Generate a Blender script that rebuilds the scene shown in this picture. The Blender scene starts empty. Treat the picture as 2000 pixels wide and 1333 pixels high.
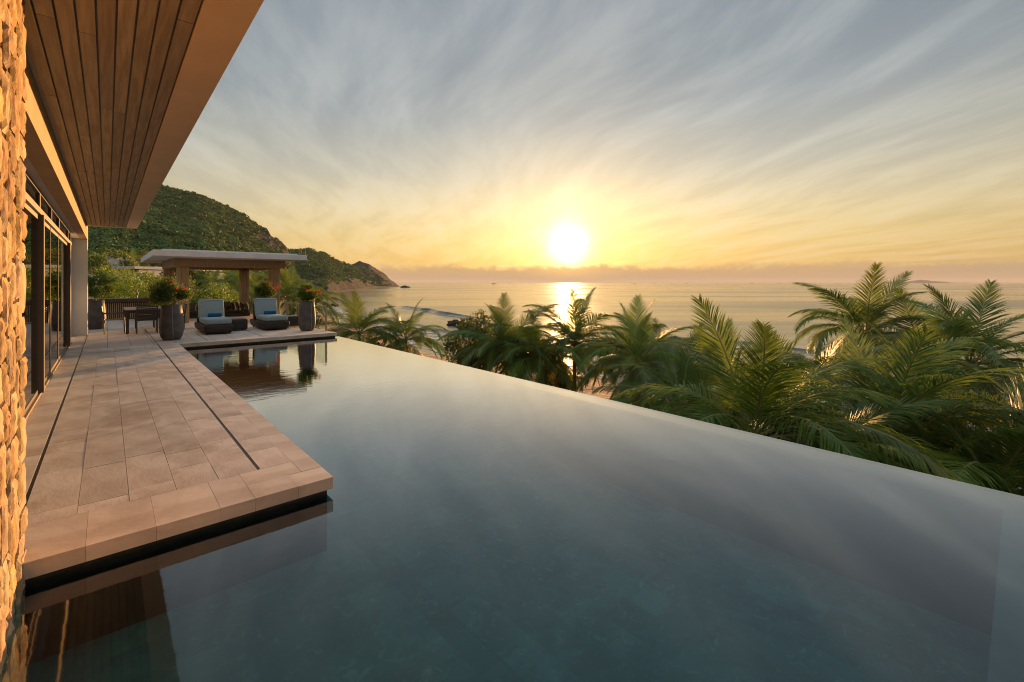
import bpy, math, random
import numpy as np
from mathutils import Vector, Matrix
R_ = math.radians
random.seed(7); rng = np.random.default_rng(7)
sc = bpy.context.scene
COL = sc.collection

# ------------------------------------------------------------------ camera
F_PX, CX, HY, EYE = 889.0, 1000.0, 552.0, 1.6          # in pixels of the 2000 px wide photograph
YAW = math.atan2(790, F_PX); SN, CS = math.sin(YAW), math.cos(YAW)
cam = bpy.data.cameras.new('camera'); cam_o = bpy.data.objects.new('camera', cam); COL.objects.link(cam_o)
cam.sensor_width = 36; cam.lens = F_PX / 2000 * 36; cam.shift_y = -(666.5 - HY) / 2000
cam.clip_start = .05; cam.clip_end = 60000
cam_o.location = (0, 0, EYE); cam_o.rotation_euler = (R_(90), 0, -YAW)
sc.camera = cam_o

def ray(px, py):
    u = (px - CX) / F_PX
    return SN + u * CS, CS - u * SN, (HY - py) / F_PX
def at(px, py, D):
    x, y, v = ray(px, py); return Vector((x * D, y * D, EYE + v * D))
def on_z(px, py, z):
    x, y, v = ray(px, py); t = (z - EYE) / v; return Vector((x * t, y * t, z))

# ------------------------------------------------------------------ sun, sky, exposure
def lin(r, g, b):
    f = lambda c: (c / 255 / 12.92) if c <= 10 else ((c / 255 + .055) / 1.055) ** 2.4
    return (f(r), f(g), f(b), 1)
sx, sy, sv = ray(1110, 478)
SUN = Vector((sx, sy, sv)).normalized()
SUN_EL = math.asin(SUN.z); SUN_AZ = math.atan2(SUN.x, SUN.y)
sun = bpy.data.lights.new('sun', 'SUN'); sun.energy = 5.0; sun.angle = R_(.9); sun.color = (1, .51, .18)
sun_o = bpy.data.objects.new('sun', sun); COL.objects.link(sun_o)
sun_o.rotation_euler = (-SUN).to_track_quat('-Z', 'Y').to_euler()
sun_o.location = (30, 30, 40)

sc.view_settings.view_transform = 'Standard'; sc.view_settings.look = 'None'
sc.view_settings.exposure = 1.0; sc.view_settings.gamma = 1
sc.cycles.use_denoising = True
sc.cycles.max_bounces = 6; sc.cycles.diffuse_bounces = 3; sc.cycles.glossy_bounces = 3; sc.cycles.volume_bounces = 0; sc.cycles.transparent_max_bounces = 10
sc.cycles.use_adaptive_sampling = True; sc.cycles.adaptive_threshold = .015; sc.cycles.filter_width = 1.05; sc.cycles.denoising_prefilter = 'ACCURATE'
sc.cycles.caustics_reflective = False; sc.cycles.caustics_refractive = False
sc.cycles.sample_clamp_indirect = 4; sc.cycles.sample_clamp_direct = 6

class NT:
    """small helper for node trees"""
    def __init__(s, tree): s.t = tree; s.n = tree.nodes; s.l = tree.links
    def new(s, typ, **kw):
        n = s.n.new(typ)
        for k, v in kw.items(): setattr(n, k, v)
        return n
    def put(s, sock, v):
        if hasattr(v, 'is_linked') or isinstance(v, bpy.types.NodeSocket): s.l.new(v, sock)
        else: sock.default_value = v
    def m(s, op, a, b=0.0, c=0.0, clamp=False):
        n = s.new('ShaderNodeMath', operation=op); n.use_clamp = clamp
        for i, v in enumerate((a, b, c)): s.put(n.inputs[i], v)
        return n.outputs[0]
    def vm(s, op, a, b=(0, 0, 0)):
        n = s.new('ShaderNodeVectorMath', operation=op); s.put(n.inputs[0], a); s.put(n.inputs[1], b)
        return n.outputs['Value'] if op in ('DOT_PRODUCT', 'LENGTH') else n.outputs[0]
    def mix(s, f, a, b, mode='MIX'):
        n = s.new('ShaderNodeMix', data_type='RGBA', blend_type=mode)
        s.put(n.inputs[0], f); s.put(n.inputs[6], a); s.put(n.inputs[7], b); return n.outputs[2]
    def ramp(s, f, stops, interp='LINEAR'):
        n = s.new('ShaderNodeValToRGB'); e = n.color_ramp.elements; n.color_ramp.interpolation = interp
        while len(e) > 1: e.remove(e[-1])
        e[0].position, e[0].color = stops[0]
        for p, c in stops[1:]:
            k = e.new(p); k.color = c
        s.put(n.inputs[0], f); return n.outputs[0]
    def step(s, v, a, b):
        n = s.new('ShaderNodeMapRange', interpolation_type='SMOOTHSTEP')
        s.put(n.inputs[0], v); s.put(n.inputs[1], a); s.put(n.inputs[2], b); return n.outputs[0]
    def noise(s, vec, scale, detail=4, rough=.5, dist=0.0):
        n = s.new('ShaderNodeTexNoise'); s.put(n.inputs['Vector'], vec); n.inputs['Scale'].default_value = scale
        n.inputs['Detail'].default_value = detail; n.inputs['Roughness'].default_value = rough; n.inputs['Distortion'].default_value = dist
        return n.outputs['Fac']
    def turn(s, vec, deg, scale):
        return s.mapping(s.mapping(vec, (1, 1, 1), (0, 0, R_(deg))), scale)
    def mapping(s, vec, scale=(1, 1, 1), rot=(0, 0, 0), loc=(0, 0, 0)):
        n = s.new('ShaderNodeMapping'); s.put(n.inputs[0], vec)
        n.inputs['Location'].default_value = loc; n.inputs['Rotation'].default_value = rot; n.inputs['Scale'].default_value = scale
        return n.outputs[0]

def build_world():
    w = bpy.data.worlds.new('World'); sc.world = w; w.use_nodes = True
    T = NT(w.node_tree); T.n.clear()
    out = T.new('ShaderNodeOutputWorld'); bg = T.new('ShaderNodeBackground')
    sky = T.new('ShaderNodeTexSky'); sky.sky_type = 'NISHITA'; sky.sun_disc = False
    sky.sun_elevation = SUN_EL; sky.sun_rotation = SUN_AZ; sky.altitude = 10; sky.dust_density = 2.5
    d = T.vm('NORMALIZE', T.new('ShaderNodeTexCoord').outputs['Generated'])
    sep = T.new('ShaderNodeSeparateXYZ'); T.put(sep.inputs[0], d)
    z = T.m('MAXIMUM', sep.outputs['Z'], 0.0)
    dot = T.m('MAXIMUM', T.vm('DOT_PRODUCT', d, tuple(SUN)), 0.0)
    flat = T.vm('NORMALIZE', T.vm('MULTIPLY', d, (1, 1, 0)))
    sflat = Vector((SUN.x, SUN.y, 0)).normalized()
    adot = T.vm('DOT_PRODUCT', flat, tuple(sflat))                    # cosine of azimuth from the sun
    # veil of high cloud: colour by height, warmer toward the sun
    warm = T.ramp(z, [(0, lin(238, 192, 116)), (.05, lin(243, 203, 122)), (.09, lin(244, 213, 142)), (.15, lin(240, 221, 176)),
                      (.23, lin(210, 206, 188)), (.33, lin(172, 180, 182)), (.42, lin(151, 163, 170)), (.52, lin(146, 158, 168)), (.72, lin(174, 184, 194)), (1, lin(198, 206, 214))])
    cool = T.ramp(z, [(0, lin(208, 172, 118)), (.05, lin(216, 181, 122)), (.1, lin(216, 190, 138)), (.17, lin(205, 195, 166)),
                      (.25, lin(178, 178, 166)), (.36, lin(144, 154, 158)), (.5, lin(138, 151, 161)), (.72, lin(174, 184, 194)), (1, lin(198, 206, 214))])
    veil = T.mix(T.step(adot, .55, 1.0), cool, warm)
    # streaks on a flat cloud sheet
    zz = T.m('ADD', z, .13)
    comb = T.new('ShaderNodeCombineXYZ')
    T.put(comb.inputs[0], T.m('DIVIDE', sep.outputs['X'], zz)); T.put(comb.inputs[1], T.m('DIVIDE', sep.outputs['Y'], zz))
    p = comb.outputs[0]
    warp = T.new('ShaderNodeTexNoise'); T.put(warp.inputs['Vector'], p); warp.inputs['Scale'].default_value = .55; warp.inputs['Detail'].default_value = 1
    p2 = T.vm('ADD', p, T.vm('MULTIPLY', T.vm('SUBTRACT', warp.outputs['Color'], (.5, .5, .5)), (.85, .85, 0)))
    s1 = T.noise(T.turn(p2, -72, (.55, 2.3, 1)), 1.5, 7, .60)
    s2 = T.noise(T.turn(p2, -52, (.9, 4.2, 1)), 1.3, 5, .58)
    s3 = T.noise(T.mapping(p, (.35, .5, 1), (0, 0, R_(20)), (7, 2, 0)), 1.0, 1, .5)
    st = T.m('ADD', T.m('MULTIPLY', s1, .60), T.m('ADD', T.m('MULTIPLY', s2, .35), T.m('MULTIPLY', s3, .18)))
    hi = T.step(st, .53, .72); lo = T.step(st, .60, .44)
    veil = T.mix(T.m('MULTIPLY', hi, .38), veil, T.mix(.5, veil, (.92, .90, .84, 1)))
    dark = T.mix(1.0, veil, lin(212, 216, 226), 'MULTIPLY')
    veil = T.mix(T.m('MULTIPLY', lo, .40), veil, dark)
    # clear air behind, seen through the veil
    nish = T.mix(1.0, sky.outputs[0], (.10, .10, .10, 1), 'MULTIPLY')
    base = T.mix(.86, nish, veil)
    # light scattered round the sun
    g1 = T.m('POWER', dot, 26); g2 = T.m('POWER', dot, 190); g3 = T.m('POWER', dot, 1700)
    base = T.mix(1.0, base, T.mix(g1, (0, 0, 0, 1), (.05, .03, .008, 1)), 'ADD')
    base = T.mix(1.0, base, T.mix(g2, (0, 0, 0, 1), (.44, .34, .18, 1)), 'ADD')
    base = T.mix(1.0, base, T.mix(g3, (0, 0, 0, 1), (2.6, 2.35, 1.8, 1)), 'ADD')
    # bank of cumulus lying on the horizon
    el = T.m('ARCTAN2', sep.outputs['Z'], T.vm('LENGTH', T.vm('MULTIPLY', d, (1, 1, 0))))
    az = T.m('ARCTAN2', sep.outputs['X'], sep.outputs['Y'])
    cb = T.new('ShaderNodeCombineXYZ'); T.put(cb.inputs[0], az); T.put(cb.inputs[1], T.m('MULTIPLY', el, 1.6))
    puff = T.noise(cb.outputs[0], 42, 5, .62); roll = T.noise(cb.outputs[0], 9, 1, .5)
    top = T.m('ADD', .0365, T.m('ADD', T.m('MULTIPLY', T.m('SUBTRACT', puff, .5), .034), T.m('MULTIPLY', T.m('SUBTRACT', roll, .5), .026)))
    bank = T.step(T.m('SUBTRACT', top, el), -.004, .011)
    bcol = T.ramp(T.m('MULTIPLY', el, 20), [(0, lin(170, 146, 120)), (.35, lin(192, 156, 118)), (.8, lin(216, 172, 116)), (1, lin(224, 180, 118))])
    bcool = T.ramp(T.m('MULTIPLY', el, 20), [(0, lin(160, 142, 124)), (.4, lin(176, 152, 124)), (.9, lin(194, 164, 122)), (1, lin(198, 166, 122))])
    bc = T.mix(T.step(adot, .6, 1.0), bcool, bcol)
    bc = T.mix(1.0, bc, T.mix(T.m('POWER', dot, 420), (0, 0, 0, 1), (.62, .30, .02, 1)), 'ADD')
    base = T.mix(T.m('MULTIPLY', bank, .86), base, bc)
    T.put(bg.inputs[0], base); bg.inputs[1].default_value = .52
    T.l.new(bg.outputs[0], out.inputs[0])
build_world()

# ------------------------------------------------------------------ materials
MATS = {}
def mat(name, col, rough=.6, col2=None, scale=4, spec=.5, bump=0, bscale=40, rand=0, metal=0, stretch=(1, 1, 1), translucent=0, detail=5, trans_col=None, bdist=.01, sharp=(.35, .65), stain=0):
    if name in MATS: return MATS[name]
    m = bpy.data.materials.new(name); m.use_nodes = True; T = NT(m.node_tree)
    b = m.node_tree.nodes['Principled BSDF']; out = m.node_tree.nodes['Material Output']
    c = tuple(col) + (1,) if len(col) == 3 else col
    co = T.new('ShaderNodeTexCoord').outputs['Object']
    v = T.mapping(co, stretch)
    if col2:
        c2 = tuple(col2) + (1,)
        c = T.mix(T.step(T.noise(v, scale, detail, .6), *sharp), c, c2)
    if stain:
        gp = T.new('ShaderNodeNewGeometry').outputs['Position']
        c = T.mix(T.m('MULTIPLY', T.step(T.noise(gp, 1.1, 6, .66, .8), .46, .66), stain), c, T.mix(1.0, c, (.66, .60, .54, 1), 'MULTIPLY'))
    if rand:
        oi = T.new('ShaderNodeObjectInfo').outputs['Random']
        hs = T.new('ShaderNodeHueSaturation'); T.put(hs.inputs['Color'], c)
        T.put(hs.inputs['Value'], T.m('MULTIPLY_ADD', oi, 2 * rand, 1 - rand))
        T.put(hs.inputs['Hue'], T.m('MULTIPLY_ADD', T.m('FRACT', T.m('MULTIPLY', oi, 7.3)), rand * .08, .5 - rand * .04))
        T.put(hs.inputs['Saturation'], T.m('MULTIPLY_ADD', T.m('FRACT', T.m('MULTIPLY', oi, 13.7)), rand, 1 - rand * .5))
        c = hs.outputs[0]
    T.put(b.inputs['Base Color'], c); b.inputs['Roughness'].default_value = rough; b.inputs['Metallic'].default_value = metal
    b.inputs['Specular IOR Level'].default_value = spec
    if bump:
        bn = T.new('ShaderNodeBump'); bn.inputs['Strength'].default_value = bump; bn.inputs['Distance'].default_value = bdist
        T.put(bn.inputs['Height'], T.noise(v, bscale, 6, .65)); T.put(b.inputs['Normal'], bn.outputs[0])
    if translucent:
        tr = T.new('ShaderNodeBsdfTranslucent'); T.put(tr.inputs[0], c if trans_col is None else tuple(trans_col) + (1,))
        mx = T.new('ShaderNodeMixShader'); mx.inputs[0].default_value = translucent
        T.l.new(b.outputs[0], mx.inputs[1]); T.l.new(tr.outputs[0], mx.inputs[2]); T.l.new(mx.outputs[0], out.inputs[0])
    MATS[name] = m; return m

STONE = mat('rough stone', (.64, .46, .27), .95, (.40, .27, .15), 6, .2, 1.0, 90, .3, stretch=(1.2, 1.2, .9), bdist=.006)
MORTAR = mat('deep joint', (.10, .065, .04), .95, spec=.1)
TILE = mat('sandstone tile', (.76, .675, .60), .55, (.59, .50, .43), 3.0, .35, .6, 30, .11, stain=.75, stretch=(1, .45, 1), bdist=.004)
COPING = mat('sandstone coping', (.76, .665, .58), .55, (.60, .50, .42), 2.6, .35, .6, 30, .08, stain=.6, stretch=(.45, 1, 1), bdist=.004)
GROUT = mat('grout', (.10, .075, .058), .9)
PLANK = mat('soffit plank', (.34, .285, .20), .6, (.235, .195, .135), 3, .3, .15, 60, .16, stretch=(9, .5, 9), bdist=.003)
PLASTER = mat('warm plaster', (.74, .62, .48), .8, (.69, .575, .44), 2, .2, .1, 60)
BEAMP = mat('beam plaster', (.50, .37, .23), .8, (.46, .335, .205), 2, .2, .1, 60)
WHITE = mat('white render', (.66, .655, .65), .8, (.60, .595, .59), 1.5, .2, .08, 50)
ROOFW = mat('white roof edge', (.70, .71, .73), .6, (.62, .63, .65), 1.5, .3, .08, 30)
WOOD = mat('weathered timber', (.42, .31, .20), .7, (.30, .215, .135), 5, .2, .25, 40, .1, stretch=(6, 6, .5), bdist=.004)
DARKWOOD = mat('dark slat timber', (.115, .085, .062), .7, (.07, .052, .04), 5, .2, .2, 40, .15, stretch=(6, 6, .5), bdist=.004)
FRAME = mat('bronze frame', (.12, .088, .066), .45, spec=.4)
LFRAME = mat('light bronze frame', (.24, .17, .11), .5, spec=.4)
BLACK = mat('black metal', (.028, .024, .022), .4, spec=.5)
TABLETOP = mat('dark table top', (.13, .12, .12), .4, (.10, .09, .09), 8)
WICKER = mat('dark wicker', (.040, .032, .028), .6, (.022, .018, .016), 60, .35, .6, 120, bdist=.01)
CUSHION = mat('teal cushion', (.27, .36, .385), .9, (.24, .325, .35), 12, .15, .15, 140, bdist=.002)
TOWEL = mat('blue towel', (.02, .13, .30), .95, (.015, .10, .25), 20, .1, .6, 160, bdist=.004)
GREYC = mat('grey cushion', (.16, .14, .125), .95, (.12, .105, .09), 20, .1, .3, 100, .5, bdist=.003)
MATTR = mat('dark mattress', (.05, .045, .042), .95, (.04, .036, .033), 10, .1)
POT = mat('grey stone pot', (.115, .105, .10), .6, (.075, .07, .07), 5, .35, .3, 40, .1, bdist=.006)
POTVEIN = mat('pale vein', (.30, .29, .28), .7, (.20, .19, .18), 20)
SOIL = mat('soil', (.04, .028, .02), .95)
BARK = mat('bark', (.16, .115, .08), .9, (.09, .065, .045), 8, .2, .6, 20, .15, bdist=.02)
PALMBARK = mat('palm bark', (.21, .165, .12), .9, (.12, .09, .065), 5, .2, .7, 14, .15, stretch=(.6, .6, 5), bdist=.03)
LEAF = mat('shrub leaf', (.085, .19, .034), .5, (.055, .13, .026), 3, .4, rand=.25, translucent=.35, trans_col=(.22, .27, .03))
LEAFB = mat('bright shrub leaf', (.16, .28, .035), .5, (.095, .19, .03), 2.5, .4, rand=.25, translucent=.35, trans_col=(.30, .36, .03))
LEAFD = mat('tree leaf', (.07, .115, .03), .55, (.05, .085, .024), 2, .4, rand=.2, translucent=.3, trans_col=(.18, .20, .02))
FLOWER = mat('red flower', (.62, .075, .055), .6, (.55, .12, .08), 6, .2, translucent=.3, trans_col=(.7, .12, .06))
FROND = mat('palm leaflet', (.130, .208, .042), .5, (.082, .146, .036), .9, .3, rand=.4, translucent=.28, trans_col=(.26, .34, .05))
FRONDY = mat('yellowing leaflet', (.16, .13, .03), .5, (.11, .10, .03), 1.5, .4, rand=.25, translucent=.4, trans_col=(.42, .26, .05))
RACHIS = mat('frond rib', (.26, .25, .09), .6, (.20, .18, .07), 4, .25)
SAND = mat('beach sand', (.44, .30, .195), .9, (.36, .245, .16), .6, .1, .4, 6)
DARKST = mat('dark pool stone', (.035, .036, .034), .5, (.02, .021, .02), 6, .4, .3, 30)
EDGEST = mat('edge stone', (.035, .065, .068), .7, (.025, .05, .052), 5)
STEEL = mat('brushed rail', (.34, .29, .22), .35, metal=.8)
FARWALL = mat('far white villa', (.52, .53, .55), .8)
FARDARK = mat('far window', (.05, .06, .06), .3)
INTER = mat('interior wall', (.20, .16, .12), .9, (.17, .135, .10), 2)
LAMPW = mat('white fitting', (.75, .75, .72), .5)

def glass_mat(name, tint, ior, rough=.0, power=5, gain=1.0):
    m = bpy.data.materials.new(name); m.use_nodes = True; T = NT(m.node_tree); T.n.clear()
    out = T.new('ShaderNodeOutputMaterial'); tr = T.new('ShaderNodeBsdfTransparent'); gl = T.new('ShaderNodeBsdfGlossy')
    tr.inputs[0].default_value = tint; gl.inputs['Roughness'].default_value = rough
    lw = T.new('ShaderNodeLayerWeight'); lw.inputs[0].default_value = .5                 # Schlick, alike from both sides of the pane
    f0 = ((ior - 1) / (ior + 1)) ** 2
    fac = T.m('MULTIPLY_ADD', T.m('POWER', lw.outputs['Facing'], power), gain * (1 - f0), f0, True)
    mx = T.new('ShaderNodeMixShader'); T.l.new(fac, mx.inputs[0]); T.l.new(tr.outputs[0], mx.inputs[1]); T.l.new(gl.outputs[0], mx.inputs[2])
    T.l.new(mx.outputs[0], out.inputs[0]); return m
GLASS = glass_mat('window glass', (.62, .66, .62, 1), 2.3)
RAILGLASS = glass_mat('railing glass', (.90, .94, .91, 1), 1.35)

def pool_water():
    m = glass_mat('pool water', (.72, .93, .92, 1), 1.36, 0.0, 4.0, 2.5); T = NT(m.node_tree)
    co = T.new('ShaderNodeNewGeometry').outputs['Position']
    sp = T.new('ShaderNodeSeparateXYZ'); T.put(sp.inputs[0], co)
    n1 = T.noise(T.mapping(co, (2.2, 5.5, 1), (0, 0, R_(-35))), 1.6, 3, .5)
    n2 = T.noise(T.mapping(co, (1, 1.6, 1)), .55, 2, .5)
    h = T.m('ADD', T.m('MULTIPLY', n1, .35), T.m('MULTIPLY', n2, .65))
    # breeze ruffles the far end more than the sheltered near end
    amp = T.m('MULTIPLY_ADD', T.step(sp.outputs['Y'], 2.0, 13.0), .0042, .0012)
    bp = T.new('ShaderNodeBump'); bp.inputs['Strength'].default_value = 1.0; T.put(bp.inputs['Distance'], amp); T.put(bp.inputs['Height'], h)
    for n in T.n:
        if n.type in ('BSDF_GLOSSY', 'LAYER_WEIGHT'): T.l.new(bp.outputs[0], n.inputs['Normal'])
        if n.type == 'BSDF_GLOSSY': n.inputs['Roughness'].default_value = .035
    return m
POOLW = pool_water()

def pool_floor_mat():
    m = bpy.data.materials.new('green pool stone'); m.use_nodes = True; T = NT(m.node_tree); b = T.n['Principled BSDF']
    co = T.new('ShaderNodeTexCoord').outputs['Object']
    br = T.new('ShaderNodeTexBrick'); T.put(br.inputs['Vector'], T.mapping(co, (1, 1, 1), (0, 0, R_(90))))
    br.inputs['Scale'].default_value = 1.0; br.inputs['Brick Width'].default_value = .62; br.inputs['Row Height'].default_value = .31; br.inputs['Mortar Size'].default_value = .004
    br.inputs['Color1'].default_value = (.022, .092, .102, 1); br.inputs['Color2'].default_value = (.045, .150, .158, 1); br.inputs['Mortar'].default_value = (.03, .10, .11, 1); br.inputs['Bias'].default_value = -.3
    n = T.noise(co, 2.2, 8, .68, .6); n2 = T.noise(co, 11, 6, .7, 1.0)
    c = T.mix(T.step(n, .40, .62), T.mix(.55, br.outputs[0], (.010, .050, .058, 1)), br.outputs[0])
    c = T.mix(T.m('MULTIPLY', T.step(n2, .54, .70), .5), c, (.10, .20, .195, 1))
    T.put(b.inputs['Base Color'], c); b.inputs['Roughness'].default_value = .8; return m
POOLF = pool_floor_mat()

def terrace_far_mat():
    m = bpy.data.materials.new('far terrace paving'); m.use_nodes = True; T = NT(m.node_tree); b = T.n['Principled BSDF']
    co = T.new('ShaderNodeTexCoord').outputs['Object']
    br = T.new('ShaderNodeTexBrick'); T.put(br.inputs['Vector'], T.mapping(co, (1, 1, 1), (0, 0, R_(90))))
    br.inputs['Scale'].default_value = 1.0; br.inputs['Brick Width'].default_value = .9; br.inputs['Row Height'].default_value = .45; br.inputs['Mortar Size'].default_value = .006
    br.inputs['Color1'].default_value = (.64, .56, .49, 1); br.inputs['Color2'].default_value = (.54, .46, .40, 1); br.inputs['Mortar'].default_value = (.14, .10, .08, 1)
    c = T.mix(T.m('MULTIPLY', T.noise(co, 3, 6, .6), .35), br.outputs[0], (.40, .31, .25, 1))
    T.put(b.inputs['Base Color'], c); b.inputs['Roughness'].default_value = .6; return m
TERRFAR = terrace_far_mat()

def sea_mat():
    m = bpy.data.materials.new('sea water'); m.use_nodes = True; T = NT(m.node_tree); b = T.n['Principled BSDF']
    b.inputs['Base Color'].default_value = (.012, .022, .026, 1); b.inputs['Roughness'].default_value = .13; b.inputs['IOR'].default_value = 1.36
    co = T.new('ShaderNodeNewGeometry').outputs['Position']
    r = R_(-58)
    n1 = T.noise(T.turn(co, 46, (.018, .13, 1)), 1, 5, .6)
    n2 = T.noise(T.turn(co, 40, (.28, .9, 1)), 1, 4, .55)
    n3 = T.noise(T.turn(co, 41, (.0022, .013, 1)), 1, 4, .55)
    h = T.m('ADD', T.m('MULTIPLY', n1, .75), T.m('MULTIPLY', n2, .10))
    bp = T.new('ShaderNodeBump'); bp.inputs['Strength'].default_value = .42; bp.inputs['Distance'].default_value = 1.0
    T.put(bp.inputs['Height'], h); T.put(b.inputs['Normal'], bp.outputs[0])
    T.put(b.inputs['Roughness'], T.m('MULTIPLY_ADD', T.step(n3, .40, .62), .16, .055))
    return m
SEAM = sea_mat()

def foam_mat():
    m = bpy.data.materials.new('sea foam'); m.use_nodes = True; T = NT(m.node_tree); T.n.clear()
    out = T.new('ShaderNodeOutputMaterial'); d = T.new('ShaderNodeBsdfDiffuse'); d.inputs[0].default_value = (.75, .73, .70, 1)
    tr = T.new('ShaderNodeBsdfTransparent'); mx = T.new('ShaderNodeMixShader')
    co = T.new('ShaderNodeNewGeometry').outputs['Position']
    n = T.noise(T.mapping(co, (.55, .16, 1)), 1.0, 7, .68, .6)
    T.put(mx.inputs[0], T.step(n, .47, .60)); T.l.new(tr.outputs[0], mx.inputs[1]); T.l.new(d.outputs[0], mx.inputs[2]); T.l.new(mx.outputs[0], out.inputs[0]); return m
FOAM = foam_mat()

def land_mat():
    """colour follows steepness (bare rock) and height (sand on the shore)"""
    m = bpy.data.materials.new('hill ground'); m.use_nodes = True; T = NT(m.node_tree); b = T.n['Principled BSDF']
    g = T.new('ShaderNodeNewGeometry'); co = g.outputs['Position']; at_ = T.new('ShaderNodeAttribute'); at_.attribute_name = 'rock'
    n = T.noise(co, .035, 7, .65); n2 = T.noise(co, .22, 6, .65)
    green = T.mix(T.step(n, .38, .62), (.030, .046, .014, 1), (.058, .068, .020, 1))
    rock = T.mix(T.step(T.noise(T.mapping(co, (1, 1, .35)), .11, 8, .7), .36, .64), (.030, .031, .032, 1), (.064, .060, .055, 1))
    c = T.mix(T.step(T.m('ADD', at_.outputs['Fac'], T.m('MULTIPLY', T.m('SUBTRACT', n2, .5), .9)), .4, .6), green, rock)
    sp = T.new('ShaderNodeSeparateXYZ'); T.put(sp.inputs[0], co)
    at2 = T.new('ShaderNodeAttribute'); at2.attribute_name = 'sand'
    c = T.mix(T.step(T.m('ADD', at2.outputs['Fac'], T.m('MULTIPLY', T.m('SUBTRACT', n2, .5), .3)), .4, .6), c, (.43, .295, .19, 1))
    T.put(b.inputs['Base Color'], c); b.inputs['Roughness'].default_value = .95; b.inputs['Specular IOR Level'].default_value = .1
    bp = T.new('ShaderNodeBump'); bp.inputs['Strength'].default_value = 1; bp.inputs['Distance'].default_value = 2.5; T.put(bp.inputs['Height'], n2)
    T.put(b.inputs['Normal'], bp.outputs[0]); return m
LANDM = land_mat()
FOREST = mat('hillside foliage', (.115, .215, .066), .8, (.062, .135, .045), .045, .15, translucent=.12, trans_col=(.15, .17, .02), sharp=(.38, .60))
ROCKM = mat('sea rock', (.07, .055, .045), .8, (.04, .032, .028), 1.2, .3, .8, 3, bdist=.2)
ISLE = mat('far island', (.09, .085, .07), .9)

# ------------------------------------------------------------------ mesh helpers
class MB:
    def __init__(s): s.v = []; s.f = []; s.mi = []
    def add(s, vs, fs, mi=0):
        o = len(s.v); s.v += [tuple(v) for v in vs]; s.f += [tuple(i + o for i in f) for f in fs]; s.mi += [mi] * len(fs); return s
    def box(s, x0, x1, y0, y1, z0, z1, mi=0):
        return s.add([(x0, y0, z0), (x1, y0, z0), (x1, y1, z0), (x0, y1, z0), (x0, y0, z1), (x1, y0, z1), (x1, y1, z1), (x0, y1, z1)],
                     [(0, 3, 2, 1), (4, 5, 6, 7), (0, 1, 5, 4), (1, 2, 6, 5), (2, 3, 7, 6), (3, 0, 4, 7)], mi)
    def tube(s, pts, rad, n=8, mi=0, cap=True):
        pts = [Vector(p) for p in pts]; rad = rad if hasattr(rad, '__len__') else [rad] * len(pts)
        vs, fs = [], []; up = None
        for i, p in enumerate(pts):
            t = (pts[min(i + 1, len(pts) - 1)] - pts[max(i - 1, 0)]).normalized()
            if up is None: up = Vector((0, 0, 1)) if abs(t.z) < .9 else Vector((1, 0, 0))
            a = t.cross(up).normalized(); b = a.cross(t).normalized(); up = b
            for k in range(n):
                g = 2 * math.pi * k / n; vs.append(p + (a * math.cos(g) + b * math.sin(g)) * rad[i])
        for i in range(len(pts) - 1):
            for k in range(n): fs.append((i * n + k, i * n + (k + 1) % n, (i + 1) * n + (k + 1) % n, (i + 1) * n + k))
        if cap: fs += [tuple(range(n))[::-1], tuple((len(pts) - 1) * n + k for k in range(n))]
        return s.add(vs, fs, mi)
    def lathe(s, prof, n=32, mi=0, c=(0, 0, 0)):
        vs = [(c[0] + r * math.cos(2 * math.pi * k / n), c[1] + r * math.sin(2 * math.pi * k / n), c[2] + z) for r, z in prof for k in range(n)]
        fs = [(i * n + k, i * n + (k + 1) % n, (i + 1) * n + (k + 1) % n, (i + 1) * n + k) for i in range(len(prof) - 1) for k in range(n)]
        return s.add(vs, fs, mi)
    def build(s, name, mats, parent=None, smooth=False, bevel=0, seg=2):
        me = bpy.data.meshes.new(name); me.from_pydata(s.v, [], s.f)
        for m in (mats if isinstance(mats, (list, tuple)) else [mats]): me.materials.append(m)
        if any(s.mi): me.polygons.foreach_set('material_index', s.mi)
        if smooth: me.polygons.foreach_set('use_smooth', [True] * len(s.f))
        me.update()
        return link(name, me, parent, bevel, seg)
def link(name, me, parent=None, bevel=0, seg=2):
    o = bpy.data.objects.new(name, me); COL.objects.link(o); o.parent = parent
    if bevel:
        b = o.modifiers.new('bevel', 'BEVEL'); b.width = bevel; b.segments = seg; b.limit_method = 'ANGLE'
    return o
def box(name, m, parent, x0, x1, y0, y1, z0, z1, bevel=0, seg=2, smooth=False):
    o = MB().box(x0, x1, y0, y1, z0, z1).build(name, m, parent, smooth, bevel, seg); return o
def thing(name, label, cat, loc=(0, 0, 0), rz=0, group=None):
    o = bpy.data.objects.new(name, None); COL.objects.link(o); o.location = loc; o.rotation_euler = (0, 0, rz); o.empty_display_size = .2
    return tag(o, label, cat, group)
def tag(o, label=None, cat=None, group=None, kind=None):
    if label: o['label'] = label
    if cat: o['category'] = cat
    if group: o['group'] = group
    if kind: o['kind'] = kind
    return o
def struct(o, label): return tag(o, label, None, None, 'structure')
def copy_tree(o, parent=None):
    c = o.copy(); COL.objects.link(c); c.parent = parent
    for ch in o.children: copy_tree(ch, c)
    return c
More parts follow.
